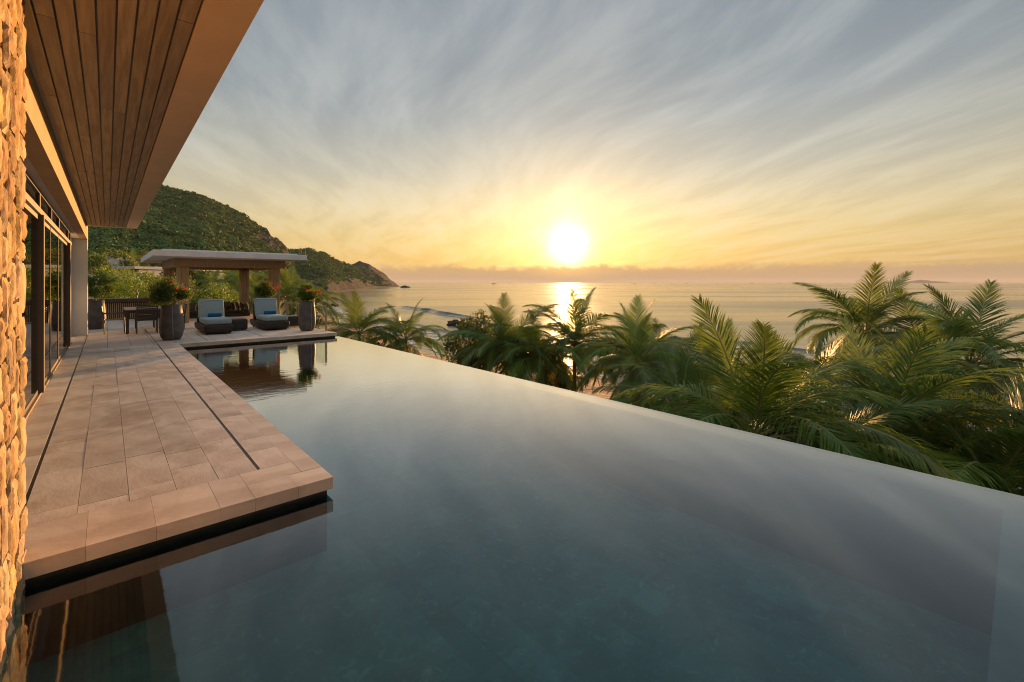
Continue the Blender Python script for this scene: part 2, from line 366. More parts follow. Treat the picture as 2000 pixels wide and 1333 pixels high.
def np_mesh(name, V, Fc, mats, parent=None, mi=None, smooth=False):
    """V (n,3), Fc (m,k) all faces with k corners"""
    me = bpy.data.meshes.new(name); V = np.asarray(V, np.float32); Fc = np.asarray(Fc, np.int32); k = Fc.shape[1]
    me.vertices.add(len(V)); me.vertices.foreach_set('co', V.ravel())
    me.loops.add(Fc.size); me.loops.foreach_set('vertex_index', Fc.ravel())
    me.polygons.add(len(Fc)); me.polygons.foreach_set('loop_start', np.arange(0, Fc.size, k, dtype=np.int32))
    try: me.polygons.foreach_set('loop_total', np.full(len(Fc), k, np.int32))
    except Exception: pass
    for m in (mats if isinstance(mats, (list, tuple)) else [mats]): me.materials.append(m)
    if mi is not None: me.polygons.foreach_set('material_index', np.asarray(mi, np.int32))
    if smooth: me.polygons.foreach_set('use_smooth', np.ones(len(Fc), bool))
    me.update(calc_edges=True); me.validate()
    return link(name, me, parent)

def hnoise(x, y, seed=0):
    """smooth value noise, arrays welcome"""
    x = np.asarray(x, float); y = np.asarray(y, float); xi = np.floor(x); yi = np.floor(y); fx = x - xi; fy = y - yi
    h = lambda a, b: np.modf(np.abs(np.sin(a * 127.1 + b * 311.7 + seed * 74.7) * 43758.5453))[0]
    fx = fx * fx * (3 - 2 * fx); fy = fy * fy * (3 - 2 * fy)
    return (h(xi, yi) * (1 - fx) + h(xi + 1, yi) * fx) * (1 - fy) + (h(xi, yi + 1) * (1 - fx) + h(xi + 1, yi + 1) * fx) * fy
def fbm(x, y, seed=0, o=4):
    s = 0; a = .5
    for i in range(o): s = s + a * hnoise(x * 2 ** i, y * 2 ** i, seed + i); a *= .5
    return s
sstep = lambda a, b, x: (lambda t: t * t * (3 - 2 * t))(np.clip((np.asarray(x, float) - a) / (b - a), 0, 1))

# ------------------------------------------------------------------ terrain and sea
SEA_Z = -10.0
def px_D(x, y):
    D = SN * x + CS * y; return CX + F_PX * (CS * x - SN * y) / np.maximum(D, .01), D
def shore_x(y): return np.interp(y, [-400, -100, 0, 33, 48, 64, 100, 160, 215, 300, 419, 700, 1106], [-40, 20, 36, 44, 42, 39, 44, 56, 69, 92, 149, 300, 581])
LA_PX = [-1600, -400, 0, 200, 320, 400, 470, 520, 548, 560, 572, 600, 640]
LA_PY = [330, 318, 322, 338, 363, 386, 416, 449, 470, 484, 508, 556, 640]
LB_PX = [380, 480, 560, 600, 640, 662, 690, 720, 740, 760]
LB_PY = [540, 503, 492, 487, 500, 512, 522, 545, 561, 600]
LC_PX = [600, 650, 688, 703, 720, 745, 760, 778, 783, 790]
LC_PY = [575, 533, 514, 509, 514, 530, 543, 557, 562, 575]
def land_h(x, y):
    x = np.asarray(x, float); y = np.asarray(y, float)
    px, D = px_D(x, y); s = shore_x(y) - x
    base = np.interp(s, [-200, -25, 0, 12, 22, 40], [-25, -12, SEA_Z, -9.1, -8.0, -6.8])
    wl = sstep(560, 330, px) * sstep(18, 26, D)
    zl = np.interp(D, [20, 30, 60, 110, 150, 250], [-2, -1.6, -1.0, 1.0, 4.0, 14])
    wl = np.where(D > 0, wl, 0)
    z = base * (1 - wl) + zl * wl
    rock = np.zeros_like(z)
    def layer(PX, PY, D1, D0, zf, pw):
        zr = EYE + (HY - np.interp(px, PX, PY)) / F_PX * D1 
        t = (D - D0) / (D1 - D0)
        up = zf + (zr - zf) * np.clip(t, 0, 1) ** pw
        down = zr - (D - D1) * .45
        h = np.where(t <= 1, up, down)
        return np.where((t > 0) & (zr > zf - 1), h, -99)
    D1a = np.interp(px, [-400, 300, 560, 640], [560, 600, 640, 650]); D0a = np.interp(px, [-400, 200, 400, 560, 640], [110, 120, 170, 380, 470])
    za = layer(LA_PX, LA_PY, D1a, D0a, np.interp(px, [480, 590], [-3.0, -12.0]), 1.15)
    D1b = np.interp(px, [380, 560, 740], [760, 820, 1000]); D0b = np.interp(px, [380, 560, 640, 700, 745], [420, 425, 430, 640, 940])
    zb = layer(LB_PX, LB_PY, D1b, D0b, -10.5, .85)
    D1c = np.interp(px, [600, 785], [1200, 1260]); D0c = np.interp(px, [600, 690, 750, 785], [900, 960, 1060, 1200])
    zc = layer(LC_PX, LC_PY, D1c, D0c, -10.5, .8)
    hz = np.maximum(np.maximum(za, zb), zc)
    # gullies and bumps on the hills
    amp = np.clip((hz + 8) * .10, 0, 7)
    hz = hz + (fbm(x * .012, y * .012, 3) - .5) * amp * 1.3 + (fbm(x * .06, y * .06, 5) - .5) * np.clip(amp, 0, 3) * 1.6 + (fbm(x * .16, y * .16, 8) - .5) * np.clip(amp, 0, 2.4) * 1.5
    crag = sstep(455, 520, px) * sstep(480, 560, D) * (za >= zb) * sstep(25, 45, za)
    hz = hz + (np.abs(fbm(x * .05, y * .05, 21) - .5) * -26 + (fbm(x * .12, y * .12, 25) - .5) * 10) * np.maximum(crag, .35 * ((zc > zb) | (zb > za)) * (hz > -6))
    z2 = np.maximum(z, np.where(D > 60, hz, -99))
    ra = sstep(478, 515, px) * sstep(500, 560, D) * (za >= zb) * (za > -20) * sstep(30, 45, za)
    rb = (zb > za) * (zb > zc) * np.clip(sstep(600, 660, px) * .30 + sstep(.7, .15, (zb + 10) / 60) * .62, 0, 1) * (zb > -9.6)
    rc = (zc > zb) * (zc > -20) * .8
    rock = np.maximum(np.maximum(ra, rb), rc)
    sand = sstep(26, 17, s) * sstep(430, 330, y) * (hz < z)
    return z2, rock, sand

def grid_land(name, PX, DD, label):
    P, D = np.meshgrid(PX, DD); u = (P - CX) / F_PX
    x = (SN + u * CS) * D; y = (CS - u * SN) * D
    z, rock, sand = land_h(x, y)
    V = np.stack([x, y, z], -1).reshape(-1, 3); n, m = P.shape
    i = np.arange(n * m).reshape(n, m)
    Fq = np.stack([i[:-1, :-1], i[:-1, 1:], i[1:, 1:], i[1:, :-1]], -1).reshape(-1, 4)
    o = np_mesh(name, V, Fq, LANDM, smooth=True)
    for nm, a in (('rock', rock), ('sand', sand)):
        at_ = o.data.attributes.new(nm, 'FLOAT', 'POINT'); at_.data.foreach_set('value', a.ravel().astype(np.float32))
    return struct(o, label)
grid_land('land', np.concatenate([np.linspace(-1500, 160, 60), np.linspace(170, 800, 300), np.linspace(810, 3400, 160)]),
          np.concatenate([np.linspace(10, 60, 60), np.linspace(62, 200, 80), np.linspace(204, 900, 200), np.linspace(905, 1500, 90)]), 'green hillside, rocky headland and sandy beach round the bay')

def sea():
    rr = np.concatenate([[0], np.geomspace(8, 38000, 60)]); aa = np.linspace(0, 2 * np.pi, 97)[:-1]
    V = [(0, 0, SEA_Z)]; 
    for r in rr[1:]:
        for a in aa: V.append((r * math.cos(a), r * math.sin(a), SEA_Z))
    Fq = []; n = len(aa)
    for i in range(len(rr) - 2):
        for k in range(n):
            a = 1 + i * n + k; b = 1 + i * n + (k + 1) % n; Fq.append((a, b, b + n, a + n))
    o = np_mesh('sea', V, Fq, SEAM, smooth=True); struct(o, 'calm golden sea reaching to the horizon')
    # long low swells running to the beach, and the foam they leave
    def strip(name, y0, y1, off, h, wdt, m, z0=0.0, seed=0, n=90, kind='structure', label=''):
        ys = np.linspace(y0, y1, n); prof = [(-1.0, 0), (-.45, .35), (-.12, .95), (.05, 1.0), (.22, .55), (.6, .15), (1, 0)] if h else [(-1, 0), (0, 0), (1, 0)]
        V = []
        for j, yy in enumerate(ys):
            fade = min(1, j / 12, (n - 1 - j) / 12)
            xx = shore_x(yy) + off + 3.0 * (hnoise(yy * .03, seed) - .5) * 2 + 1.0 * (hnoise(yy * .15, seed + 3) - .5) * 2
            w_ = wdt * (.65 + .7 * float(hnoise(yy * .08, seed + 9)))
            for a, b in prof: V.append((xx - a * w_, yy, SEA_Z + z0 + h * b * fade * (.7 + .6 * float(hnoise(yy * .05, seed + 5)))))
        k = len(prof); Fq = [(j * k + i, j * k + i + 1, (j + 1) * k + i + 1, (j + 1) * k + i) for j in range(n - 1) for i in range(k - 1)]
        q = np_mesh(name, V, Fq, m, smooth=True); tag(q, label, None, None, kind); return q
    strip('wave', 112, 200, 42, .75, 3.2, SEAM, -.02, 1, label='low dark swell rolling toward the beach')
    strip('surf', 118, 186, 39.6, 0, 1.3, FOAM, .10, 1, kind='stuff', label='white foam along the swell crest')
    strip('wave', 20, 120, 17, .45, 2.4, SEAM, -.02, 4, label='small swell close to the sand')
    strip('surf', 10, 150, 12.5, 0, 2.2, FOAM, .06, 4, kind='stuff', label='broken foam near the beach')
    strip('surf', 0, 160, 5.0, 0, 3.2, FOAM, .06, 6, kind='stuff', label='thin foam wash on the waterline')
    strip('surf', 60, 330, 8.0, 0, 3.0, FOAM, .05, 8, kind='stuff', label='foam below the garden palms')
    strip('wave', -30, 70, 46, .4, 3, SEAM, -.02, 12, label='faint swell farther off shore')
    strip('surf', 300, 420, 3.0, 0, 3.5, FOAM, .08, 15, kind='stuff', label='foam along the rocky shore')
sea()

def island():
    V, Fq = [], []; n, m = 60, 9
    for i in range(n):
        t = i / (n - 1); px = 1715 + 190 * t
        h = 60 * math.exp(-((t - .42) / .13) ** 2) + 30 * math.exp(-((t - .62) / .12) ** 2) + 26 * math.exp(-((t - .13) / .12) ** 2) + 10 * math.exp(-((t - .9) / .1) ** 2)
        h *= .9 + .25 * float(hnoise(t * 30, 2))
        for j in range(m):
            q = j / (m - 1); D = 8600 + 900 * q; p = at(px, HY, D)
            V.append((p.x, p.y, SEA_Z - 2 + h * math.sin(math.pi * q) ** .8))
    for i in range(n - 1):
        for j in range(m - 1): a = i * m + j; Fq.append((a, a + m, a + m + 1, a + 1))
    struct(np_mesh('island', V, Fq, ISLE, smooth=True), 'low hazy island on the horizon behind the palms')
island()

# forest on the hills: far-off wood that reads as one mass
def forest():
    N = 34000
    px = rng.uniform(150, 790, N); D = np.where(rng.random(N) < .45, rng.uniform(130, 420, N), rng.uniform(300, 1150, N))
    u = (px - CX) / F_PX; x = (SN + u * CS) * D; y = (CS - u * SN) * D
    z, rock, sand = land_h(x, y); s = shore_x(y) - x
    keep = (z > -6.5) & (s > 14) & (rng.random(N) > rock * .72) & ((fbm(x * .02, y * .02, 11) > .32) | (rng.random(N) < .35))
    x, y, z, D = x[keep], y[keep], z[keep], D[keep]; N = len(x); K = 22
    r = rng.uniform(1.1, 3.0, N) * (.65 + .0009 * D); big = rng.random(N) < .05; r[big] *= 1.5
    th = rng.uniform(0, 2 * np.pi, (N, K)); ct = rng.uniform(-.15, 1, (N, K)); st = np.sqrt(1 - ct ** 2)
    rad = rng.uniform(.72, 1.08, (N, K))
    nx, ny, nz = st * np.cos(th), st * np.sin(th), ct
    c = np.stack([x[:, None] + nx * rad * r[:, None], y[:, None] + ny * rad * r[:, None], z[:, None] + (nz * rad * .8 + .25) * r[:, None]], -1)
    nrm = np.stack([nx, ny, nz], -1) + rng.normal(0, .35, (N, K, 3)); nrm /= np.linalg.norm(nrm, axis=-1, keepdims=True)
    a = np.cross(nrm, rng.normal(0, 1, (N, K, 3))); a /= np.linalg.norm(a, axis=-1, keepdims=True); b = np.cross(nrm, a)
    sz = (rng.uniform(.28, .5, (N, K)) * r[:, None])[..., None]
    tri = np.stack([c + a * sz, c + (-a * .5 + b * .87) * sz, c + (-a * .5 - b * .87) * sz], 2)
    V = tri.reshape(-1, 3); Fq = np.arange(len(V)).reshape(-1, 3)
    tag(np_mesh('hillside_forest', V, Fq, FOREST), 'dense green trees and scrub covering the hillside', None, None, 'stuff')
forest()

# ------------------------------------------------------------------ pool
WZ = -.145; DX0, DX1, DY0, DY1 = -.72, 1.39, 3.78, 14.55; TX1 = 5.47
def pool():
    basin = thing('swimming_pool', 'long dark stone infinity pool with mirror-like water beside the terrace', 'pool', (2.5, 7, WZ))
    P = lambda *a, **k: box(*a, **k)
    def pb(name, m, x0, x1, y0, y1, z0, z1):
        return box(name, m, basin, x0 - 2.5, x1 - 2.5, y0 - 7, y1 - 7, z0 - WZ, z1 - WZ)
    w = MB().add([(-1.6 - 2.5, -.52 - 7, 0), (5.585 - 2.5, -.52 - 7, 0), (5.585 - 2.5, 14.75 - 7, 0), (-1.6 - 2.5, 14.75 - 7, 0)], [(0, 1, 2, 3)]).build('water', POOLW, basin)
    pb('floor', POOLF, -1.6, 5.25, .1, 14.8, -1.45, -1.2)
    pb('infinity_edge', EDGEST, 5.235, 5.58, -.52, 14.9, -8.5, -.172)
    pb('end_wall', EDGEST, -1.6, 5.235, -.52, .11, -1.45, -.174)
    pb('step_shelf', POOLF, -1.6, 1.72, .112, 3.9, -1.199, -.62)
    pb('deck_wall', DARKST, -1.6, DX1 - .03, DY0 + .06, 14.7, -1.19, -.10)
    pb('far_wall', DARKST, DX1 - .029, TX1 - .02, DY1 + .10, 14.95, -1.19, -.10)
    pb('podium', WHITE, -6, 5.22, -3, 14.9, -8.5, -1.46)
    lamp = on_z(538, 1028, -.615)
    l = thing('pool_light', 'round white underwater fitting on the step below the deck front edge', 'pool light', lamp)
    MB().lathe([(0, .012), (.055, .012), (.06, .006), (.085, .006), (.09, 0)], 24).build('rim', LAMPW, l, True)
    MB().lathe([(0, .02), (.04, .018), (.05, .012)], 24).build('lens', LAMPW, l, True)
pool()

# ------------------------------------------------------------------ terrace
def terrace():
    o = box('terrace', GROUT, None, DX0 - .3, DX1 - .012, DY0 + .012, DY1 + .3, -.095, -.012)
    struct(o, 'sandstone tiled terrace deck along the villa and pool')
    far = box('terrace', TERRFAR, None, -6, TX1 - .012, DY1 + .301, 27.3, -.30, -.004)
    struct(far, 'far sandstone terrace carrying the dining set, loungers and pavilion')
    g = .0014
    def tile(par, x0, x1, y0, y1, m=TILE, z0=-.03, z1=0.0):
        cx, cy = (x0 + x1) / 2, (y0 + y1) / 2; q = g * (.5 if m is COPING else 1); hx, hy = (x1 - x0) / 2 - q, (y1 - y0) / 2 - q
        t = MB().box(-hx, hx, -hy, hy, z0, z1 + random.uniform(-.0012, .0012)).build('tile', m, par, bevel=0)
        t.location = (cx, cy, 0); return t
    # walkway between the two drain slots: five columns, cross joints every block
    cols = np.linspace(-.437, .957, 6); ylines = [4.345, 6.42, 7.88, 9.40, 10.90, 12.4, 13.7, 14.84]
    for b in range(len(ylines) - 1):
        y0, y1 = ylines[b], ylines[b + 1]
        for c in range(5):
            nn = 3 if b == 0 else 2; cuts = sorted([y0 + (y1 - y0) * (k + random.uniform(.2, .8)) / nn for k in range(nn)][:nn - 1]) if random.random() < .9 else []
            ys = [y0] + cuts + [y1]
            for k in range(len(ys) - 1): tile(o, cols[c], cols[c + 1], ys[k], ys[k + 1])
    y = 3.98
    while y < 14.84:                                                     # strip by the glass doors
        y2 = min(14.84, y + random.choice([.6, .75, .9])); tile(o, -.74, -.459, y, y2); y = y2
    y = 4.345
    while y < 14.84:                                                     # strip right of the second slot
        y2 = min(14.84, y + random.choice([.42, .5, .62])); tile(o, .979, 1.225, y, y2); y = y2
    y = 4.06
    while y < 14.54:                                                     # pool-side coping
        y2 = min(14.545, y + random.choice([.6, .75, .9])); 
        if 14.545 - y2 < .2: y2 = 14.545
        tile(o, 1.225, DX1, y, y2, COPING, -.095, 0); y = y2
    xs = [-.75, -.44, -.1, .24, .60, .82]
    for a, b in zip(xs, xs[1:]): tile(o, a, b, DY0, 4.345, COPING, -.095, 0)
    tile(o, .82, 1.225, 4.06, 4.345, COPING); tile(o, .82, 1.12, DY0, 4.06, COPING, -.095, 0); tile(o, 1.12, DX1, DY0, 4.06, COPING, -.095, 0)
    tile(far, 1.225, DX1, DY1, 14.845, COPING); x = DX1
    while x < TX1 - .01:                                                 # coping along the far side of the pool
        x2 = min(TX1, x + .62); x2 = TX1 if TX1 - x2 < .25 else x2
        tile(far, x, x2, DY1, 14.845, COPING, -.095, 0.0); x = x2
    near = box('terrace', TILE, None, -3, 5.5, -4, -.53, -.3, 0); struct(near, 'near end of the stone terrace behind the viewpoint')
    box('drain_slot', BLACK, o, -.457, -.439, 4.35, 14.84, -.0115, -.006); box('drain_slot', BLACK, o, .959, .977, 4.35, 14.84, -.0115, -.006)
    box('drain_slot', BLACK, far, -.457, -.445, 14.86, 18.7, -.003, .001); box('drain_slot', BLACK, far, .963, .975, 14.86, 20, -.003, .001)
    box('drain_slot', BLACK, far, 2.06, 2.075, 15.0, 17.2, -.003, .001); box('drain_slot', BLACK, far, 3.45, 3.462, 15.0, 17.2, -.003, .001)
terrace()

# ------------------------------------------------------------------ villa
SOF = 3.30; RX1 = .70; RY1 = 18.6
def villa():
    v = thing('villa', 'villa with deep timber soffit, rough stone wall and tall bronze framed glass doors', 'house', (-.5, 3.9, 0))
    off = Vector((-.5, 3.9, 0))
    def vb(name, m, x0, x1, y0, y1, z0, z1, par=None, **k):
        return box(name, m, par or v, x0 - off.x, x1 - off.x, y0 - off.y, y1 - off.y, z0, z1, **k)
    # roof: body, plaster edge band and the boards of the soffit
    roof = vb('roof', WHITE, -6, RX1 - .004, -2, RY1 - .004, SOF + .035, SOF + .32)
    vb('soffit_border', PLASTER, .435, RX1, -2, RY1, SOF - .012, SOF + .30, roof)
    vb('soffit_border', PLASTER, -.44, .433, RY1 - .1, RY1, SOF - .012, SOF + .28, roof)
    vb('soffit_liner', BLACK, -.44, .433, -2, RY1 - .1, SOF + .018, SOF + .034, roof)
    n = 9; w = (.429 + .44) / n
    for c in range(n):
        y = -2 + random.uniform(0, 1.5)
        x0 = -.44 + c * w
        while y < RY1 - .12:
            L = random.choice([2.4, 3.0, 3.6]) ; y2 = min(y + L, RY1 - .11)
            vb('plank', PLANK, x0 + .006, x0 + w - .006, y + .003, y2 - .003, SOF - .004 + random.uniform(-.002, .002), SOF + .016, roof); y = y2
    # beam catching the sun, the lower ceiling and the end fin
    vb('beam', BEAMP, -.62, -.46, -2, RY1 + .3, 2.90, SOF + .015)
    vb('lower_ceiling', WHITE, -1.2, -.622, -2, RY1 + .3, 2.915, 3.1)
    vb('fin_wall', WHITE, -.95, -.455, RY1 + .302, RY1 + .75, -.1, SOF + .018)
    vb('fin_wall', WHITE, -.95, -.80, 16.9, RY1 + .3, -.1, 2.914)
    # glazed doors
    X = -.735
    vb('transom', LFRAME, X - .07, X + .035, 3.9, 16.6, 2.56, 2.64)
    vb('sill', LFRAME, X - .07, X + .03, 3.9, 16.6, -.02, .035)
    vb('head', FRAME, X - .07, X + .02, 3.9, 16.6, 2.86, 2.913)
    posts = [4.2, 5.9, 7.5, 9.3, 11.1, 12.75, 15.5, 16.5]
    for i, y in enumerate(posts):
        big = y in (5.9, 9.3, 15.5)
        vb('post', FRAME if big else LFRAME, X - .07, X + (.06 if big else .006), y - (.06 if big else .02), y + (.06 if big else .02), .036, 2.559)
        vb('clerestory_post', FRAME, X - .07, X + .02, y - .05, y + .05, 2.641, 2.859)
    for a, b in zip(posts, posts[1:]):
        d = vb('door', FRAME if a in (7.5, 9.3, 4.2) else LFRAME, X - .05, X + .003, a + .065, b - .065, .036, .09)
        vb('pane', GLASS, X - .014, X - .002, a + .02, b - .02, .091, 2.55, d)
        vb('rail', LFRAME, X - .05, X + .003, a + .065, b - .065, 2.49, 2.551, d)
        vb('clerestory_pane', GLASS, X - .014, X - .002, a + .05, b - .05, 2.65, 2.855)
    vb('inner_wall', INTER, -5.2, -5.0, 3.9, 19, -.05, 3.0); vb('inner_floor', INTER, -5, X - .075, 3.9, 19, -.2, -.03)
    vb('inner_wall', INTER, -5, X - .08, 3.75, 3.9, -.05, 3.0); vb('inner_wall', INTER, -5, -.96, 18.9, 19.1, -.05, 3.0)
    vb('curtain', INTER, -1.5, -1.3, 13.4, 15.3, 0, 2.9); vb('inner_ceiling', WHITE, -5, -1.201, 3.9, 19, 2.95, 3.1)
    # rough stone wall: core and stones
    wall = vb('stone_wall', MORTAR, -.95, -.377, -1.5, 3.93, -1.2, SOF + .019)
    def stone_mesh(sy_, sz_, seed):
        r = random.Random(seed); ny, nz = 6, 9; V = []; d0 = r.uniform(.014, .024)
        for j in range(nz + 1):
            for i in range(ny + 1):
                a, b = i / ny * 2 - 1, j / nz * 2 - 1
                e = max(abs(a), abs(b)); edge = 1 - max(0, (e - .9) / .1) ** 3
                dx = d0 * (.5 + .5 * edge) + (r.uniform(-.0035, .0035) if e < .99 else 0) + .003 * math.sin(a * 4 + seed) * edge
                V.append((dx, a * sy_ / 2 * (1 - .16 * r.random() * abs(a)), b * sz_ / 2 * (1 - .07 * r.random() * abs(b))))
        n0 = len(V); Fq = [(j * (ny + 1) + i, j * (ny + 1) + i + 1, (j + 1) * (ny + 1) + i + 1, (j + 1) * (ny + 1) + i) for j in range(nz) for i in range(ny)]
        ring = [i for i in range(ny + 1)] + [j * (ny + 1) + ny for j in range(1, nz + 1)] + [nz * (ny + 1) + i for i in range(ny - 1, -1, -1)] + [j * (ny + 1) for j in range(nz - 1, 0, -1)]
        for k in ring: V.append((-.03, V[k][1], V[k][2]))
        for k in range(len(ring)):
            a, b = ring[k], ring[(k + 1) % len(ring)]; Fq.append((b, a, n0 + k, n0 + (k + 1) % len(ring)))
        return V, Fq
    y = 3.98; ci = 0
    while y > 1.9:
        wy = random.uniform(.10, .24); z = -.55 + random.uniform(0, .2)
        while z < SOF:
            hz_ = random.uniform(.12, .34); hz_ = min(hz_, SOF + .01 - z)
            if hz_ < .05: break
            V, Fq = stone_mesh(wy - .012, hz_ - .012, random.randrange(9999))
            m = MB(); m.add(V, Fq); s = m.build('stone', STONE, wall, smooth=False)
            s.location = (-.380 - off.x + random.uniform(-.004, .004), y - wy / 2 - off.y, z + hz_ / 2)
            z += hz_
        y -= wy
    # end face stones (seen only from the side)
    x = -.93
    while x < -.42:
        wx = random.uniform(.14, .22); wx = min(wx, -.39 - x); z = -.2
        while z < SOF - .05:
            hz_ = min(random.uniform(.15, .34), SOF - z)
            V, Fq = stone_mesh(wx - .008, hz_ - .008, random.randrange(9999)); m = MB(); m.add(V, Fq)
            s = m.build('stone', STONE, wall); s.rotation_euler = (0, 0, R_(90)); s.location = (x + wx / 2 - off.x, 3.93 - off.y, z + hz_ / 2); z += hz_
        x += wx
villa()

# ------------------------------------------------------------------ pavilion
def pavilion():
    p = thing('pavilion', 'open timber pavilion with flat white roof and four square posts', 'pavilion', (3.8, 24.4, 0)); ox, oy = 3.8, 24.4
    pb = lambda name, m, x0, x1, y0, y1, z0, z1, par=None, **k: box(name, m, par or p, x0 - ox, x1 - ox, y0 - oy, y1 - oy, z0, z1, **k)
    r = pb('roof', ROOFW, 1.2, 6.42, 20.5, 28.4, 2.55, 2.77, bevel=.012)
    pb('roof_cap', ROOFW, 1.5, 6.15, 20.9, 28.1, 2.775, 2.83, r)
    pb('beam', WOOD, 1.92, 5.93, 21.9, 22.12, 2.22, 2.549); pb('beam', WOOD, 1.92, 5.93, 26.7, 26.92, 2.22, 2.549)
    pb('beam', WOOD, 1.922, 2.14, 22.122, 26.698, 2.222, 2.549); pb('beam', WOOD, 5.71, 5.928, 22.122, 26.698, 2.222, 2.549)
    pb('ceiling', WOOD, 2.142, 5.708, 22.122, 26.698, 2.44, 2.50)
    for x, y in ((2.04, 22.0), (5.36, 22.0), (1.95, 26.42), (5.05, 26.42)):
        c = pb('post', WOOD, x, x + .38, y, y + .38, -.01, 2.221, bevel=.01)
        for k in range(1, 3): pb('groove', DARKWOOD, x + .38 * k / 3 - .004, x + .38 * k / 3 + .004, y - .002, y, .02, 2.2, c)
pavilion()

def slat_wall():
    w = thing('planter_wall', 'low dark timber slatted wall behind the dining set', 'wall', (.3, 26, 0))
    box('cap', DARKWOOD, w, -3.2, 1.75, -.12, .45, .74, .90, bevel=.01)
    box('back_board', BLACK, w, -3.1, 1.65, .06, .12, 0, .738)
    for k in range(58):
        x = -2.2 + k * .066; box('slat', WOOD, w, x, x + .034, .012, .056, .03, .70)
    box('base_rail', DARKWOOD, w, -3.1, 1.65, .0, .058, 0, .028); box('top_rail', DARKWOOD, w, -3.1, 1.65, .0, .058, .702, .738)
    t = thing('garden_torch', 'small slim torch standing on the slatted wall', 'torch', on_z(271, 582, .90)); t.location = (.98, 26.2, .90)
    MB().tube([(0, 0, 0), (0, 0, .12)], .02).build('stem', LFRAME, t); MB().lathe([(.02, .12), (.045, .16), (.045, .24), (.015, .30), (.012, .42), (0, .43)], 12).build('flame_cup', LFRAME, t, True)
slat_wall()

def railing():
    RH = .78
    def run(label, p0, p1, n):
        p0, p1 = Vector(p0), Vector(p1); d = p1 - p0; L = d.length; r = thing('glass_railing', label, 'railing', p0, math.atan2(d.y, d.x))
        for i in range(n + 1):
            x = L * i / n; box('post', STEEL, r, x - .02, x + .02, -.03, .03, 0, RH, bevel=.004)
        for i in range(n):
            a, b = L * i / n + .04, L * (i + 1) / n - .04; box('pane', RAILGLASS, r, a, b, -.006, .006, .07, RH - .035)
        box('top_rail', STEEL, r, 0, L, -.012, .012, RH + .001, RH + .022)
    run('glass railing on slim posts along the sea side of the far terrace', (5.41, 15.35, 0), (5.41, 27.0, 0), 8)
    run('glass railing behind the cushions under the pavilion', (5.37, 27.06, 0), (2.2, 27.06, 0), 2)
railing()

# ------------------------------------------------------------------ furniture
def rounded(name, m, par, x0, x1, y0, y1, z0, z1, bev, seg=4, puff=0):
    o = box(name, m, par, x0, x1, y0, y1, z0, z1, bevel=bev, seg=seg, smooth=True); return o
def chaise(label, x, y, tl, seat_tilt=0):
    c = thing('lounge_chair', label, 'lounge chair', (x, y, 0), 0, 'wicker loungers by the pool')
    b = MB(); hw = .40; L = 2.0; prof = [(.06, 0.03), (.02, .09), (0, .17), (0, .29)]
    ring = lambda i_, z: [(-hw + i_, -L / 2 + i_, z), (hw - i_, -L / 2 + i_, z), (hw - i_, L / 2 - i_, z), (-hw + i_, L / 2 - i_, z)]
    vs = [q for i_, z in prof for q in ring(i_, z)]; fs = [(k * 4 + j, k * 4 + (j + 1) % 4, k * 4 + 4 + (j + 1) % 4, k * 4 + 4 + j) for k in range(3) for j in range(4)] + [(3, 2, 1, 0), (12, 13, 14, 15)]
    b.add(vs, fs).build('base', WICKER, c, True, .045, 3)
    for fx in (-.3, .3):
        for fy in (-.85, .85): box('foot', BLACK, c, fx - .025, fx + .025, fy - .025, fy + .025, 0, .045)
    s = rounded('seat_cushion', CUSHION, c, -.355, .355, -.93, .32, .292, .475, .06)
    k = rounded('back_cushion', CUSHION, c, -.36, .36, -.085, .085, 0, .66, .065); k.location = (0, .36, .40); k.rotation_euler = (R_(-17), 0, 0)
    f = rounded('back_frame', WICKER, c, -.385, .385, -.03, .05, 0, .58, .03); f.location = (0, .49, .30); f.rotation_euler = (R_(-17), 0, 0)
    for zz in (.06, .60):                                                    # piped seams of the cushion
        pp = MB().tube([(-.33, -.09, zz), (.33, -.09, zz)], .006, 6).build('piping', CUSHION, k)
    t = thing('rolled_towel', tl, 'towel', (x + .04, y - .10 + .14, .545)); t.location = (x + .05, y + .08, .538)
    V = MB(); pts = []; n = 26
    for e in (-.19, -.17, .17, .19):
        for q in range(n):
            a = 2 * math.pi * q / n; r = .062 * (.86 if abs(e) > .18 else 1) * (1 + .06 * math.cos(3 * a)); pts.append((e, r * math.cos(a), r * math.sin(a)))
    V.add(pts, [(i * n + q, i * n + (q + 1) % n, (i + 1) * n + (q + 1) % n, (i + 1) * n + q) for i in range(3) for q in range(n)] + [tuple(range(n))[::-1], tuple(range(3 * n, 4 * n))])
    V.build('roll', TOWEL, t, True)
    MB().tube([(.192, .05 * math.cos(a) * (1 - a / 16), .05 * math.sin(a) * (1 - a / 16)) for a in np.linspace(0, 12, 40)], .004, 5).build('spiral_edge', TOWEL, t)
chaise('teal cushioned wicker lounger nearer the big dining-side pot', 2.57, 17.45, 'blue rolled towel on the lounger nearer the dining table')
chaise('teal cushioned wicker lounger nearer the glass railing', 4.24, 17.6, 'blue rolled towel on the lounger nearer the glass railing')
def side_table(label, x, y, w, d, h):
    c = thing('side_table', label, 'side table', (x, y, 0), 0, 'wicker side tables')
    box('body', WICKER, c, -w / 2, w / 2, -d / 2, d / 2, .04, h, bevel=.035, seg=3, smooth=True)
    box('top', TABLETOP, c, -w / 2 + .03, w / 2 - .03, -d / 2 + .03, d / 2 - .03, h + .001, h + .014, bevel=.004)
    for fx in (-1, 1):
        for fy in (-1, 1): box('foot', BLACK, c, fx * (w / 2 - .06) - .02, fx * (w / 2 - .06) + .02, fy * (d / 2 - .06) - .02, fy * (d / 2 - .06) + .02, 0, .041)
side_table('dark wicker block table between the two loungers', 3.28, 17.55, .46, .6, .37)
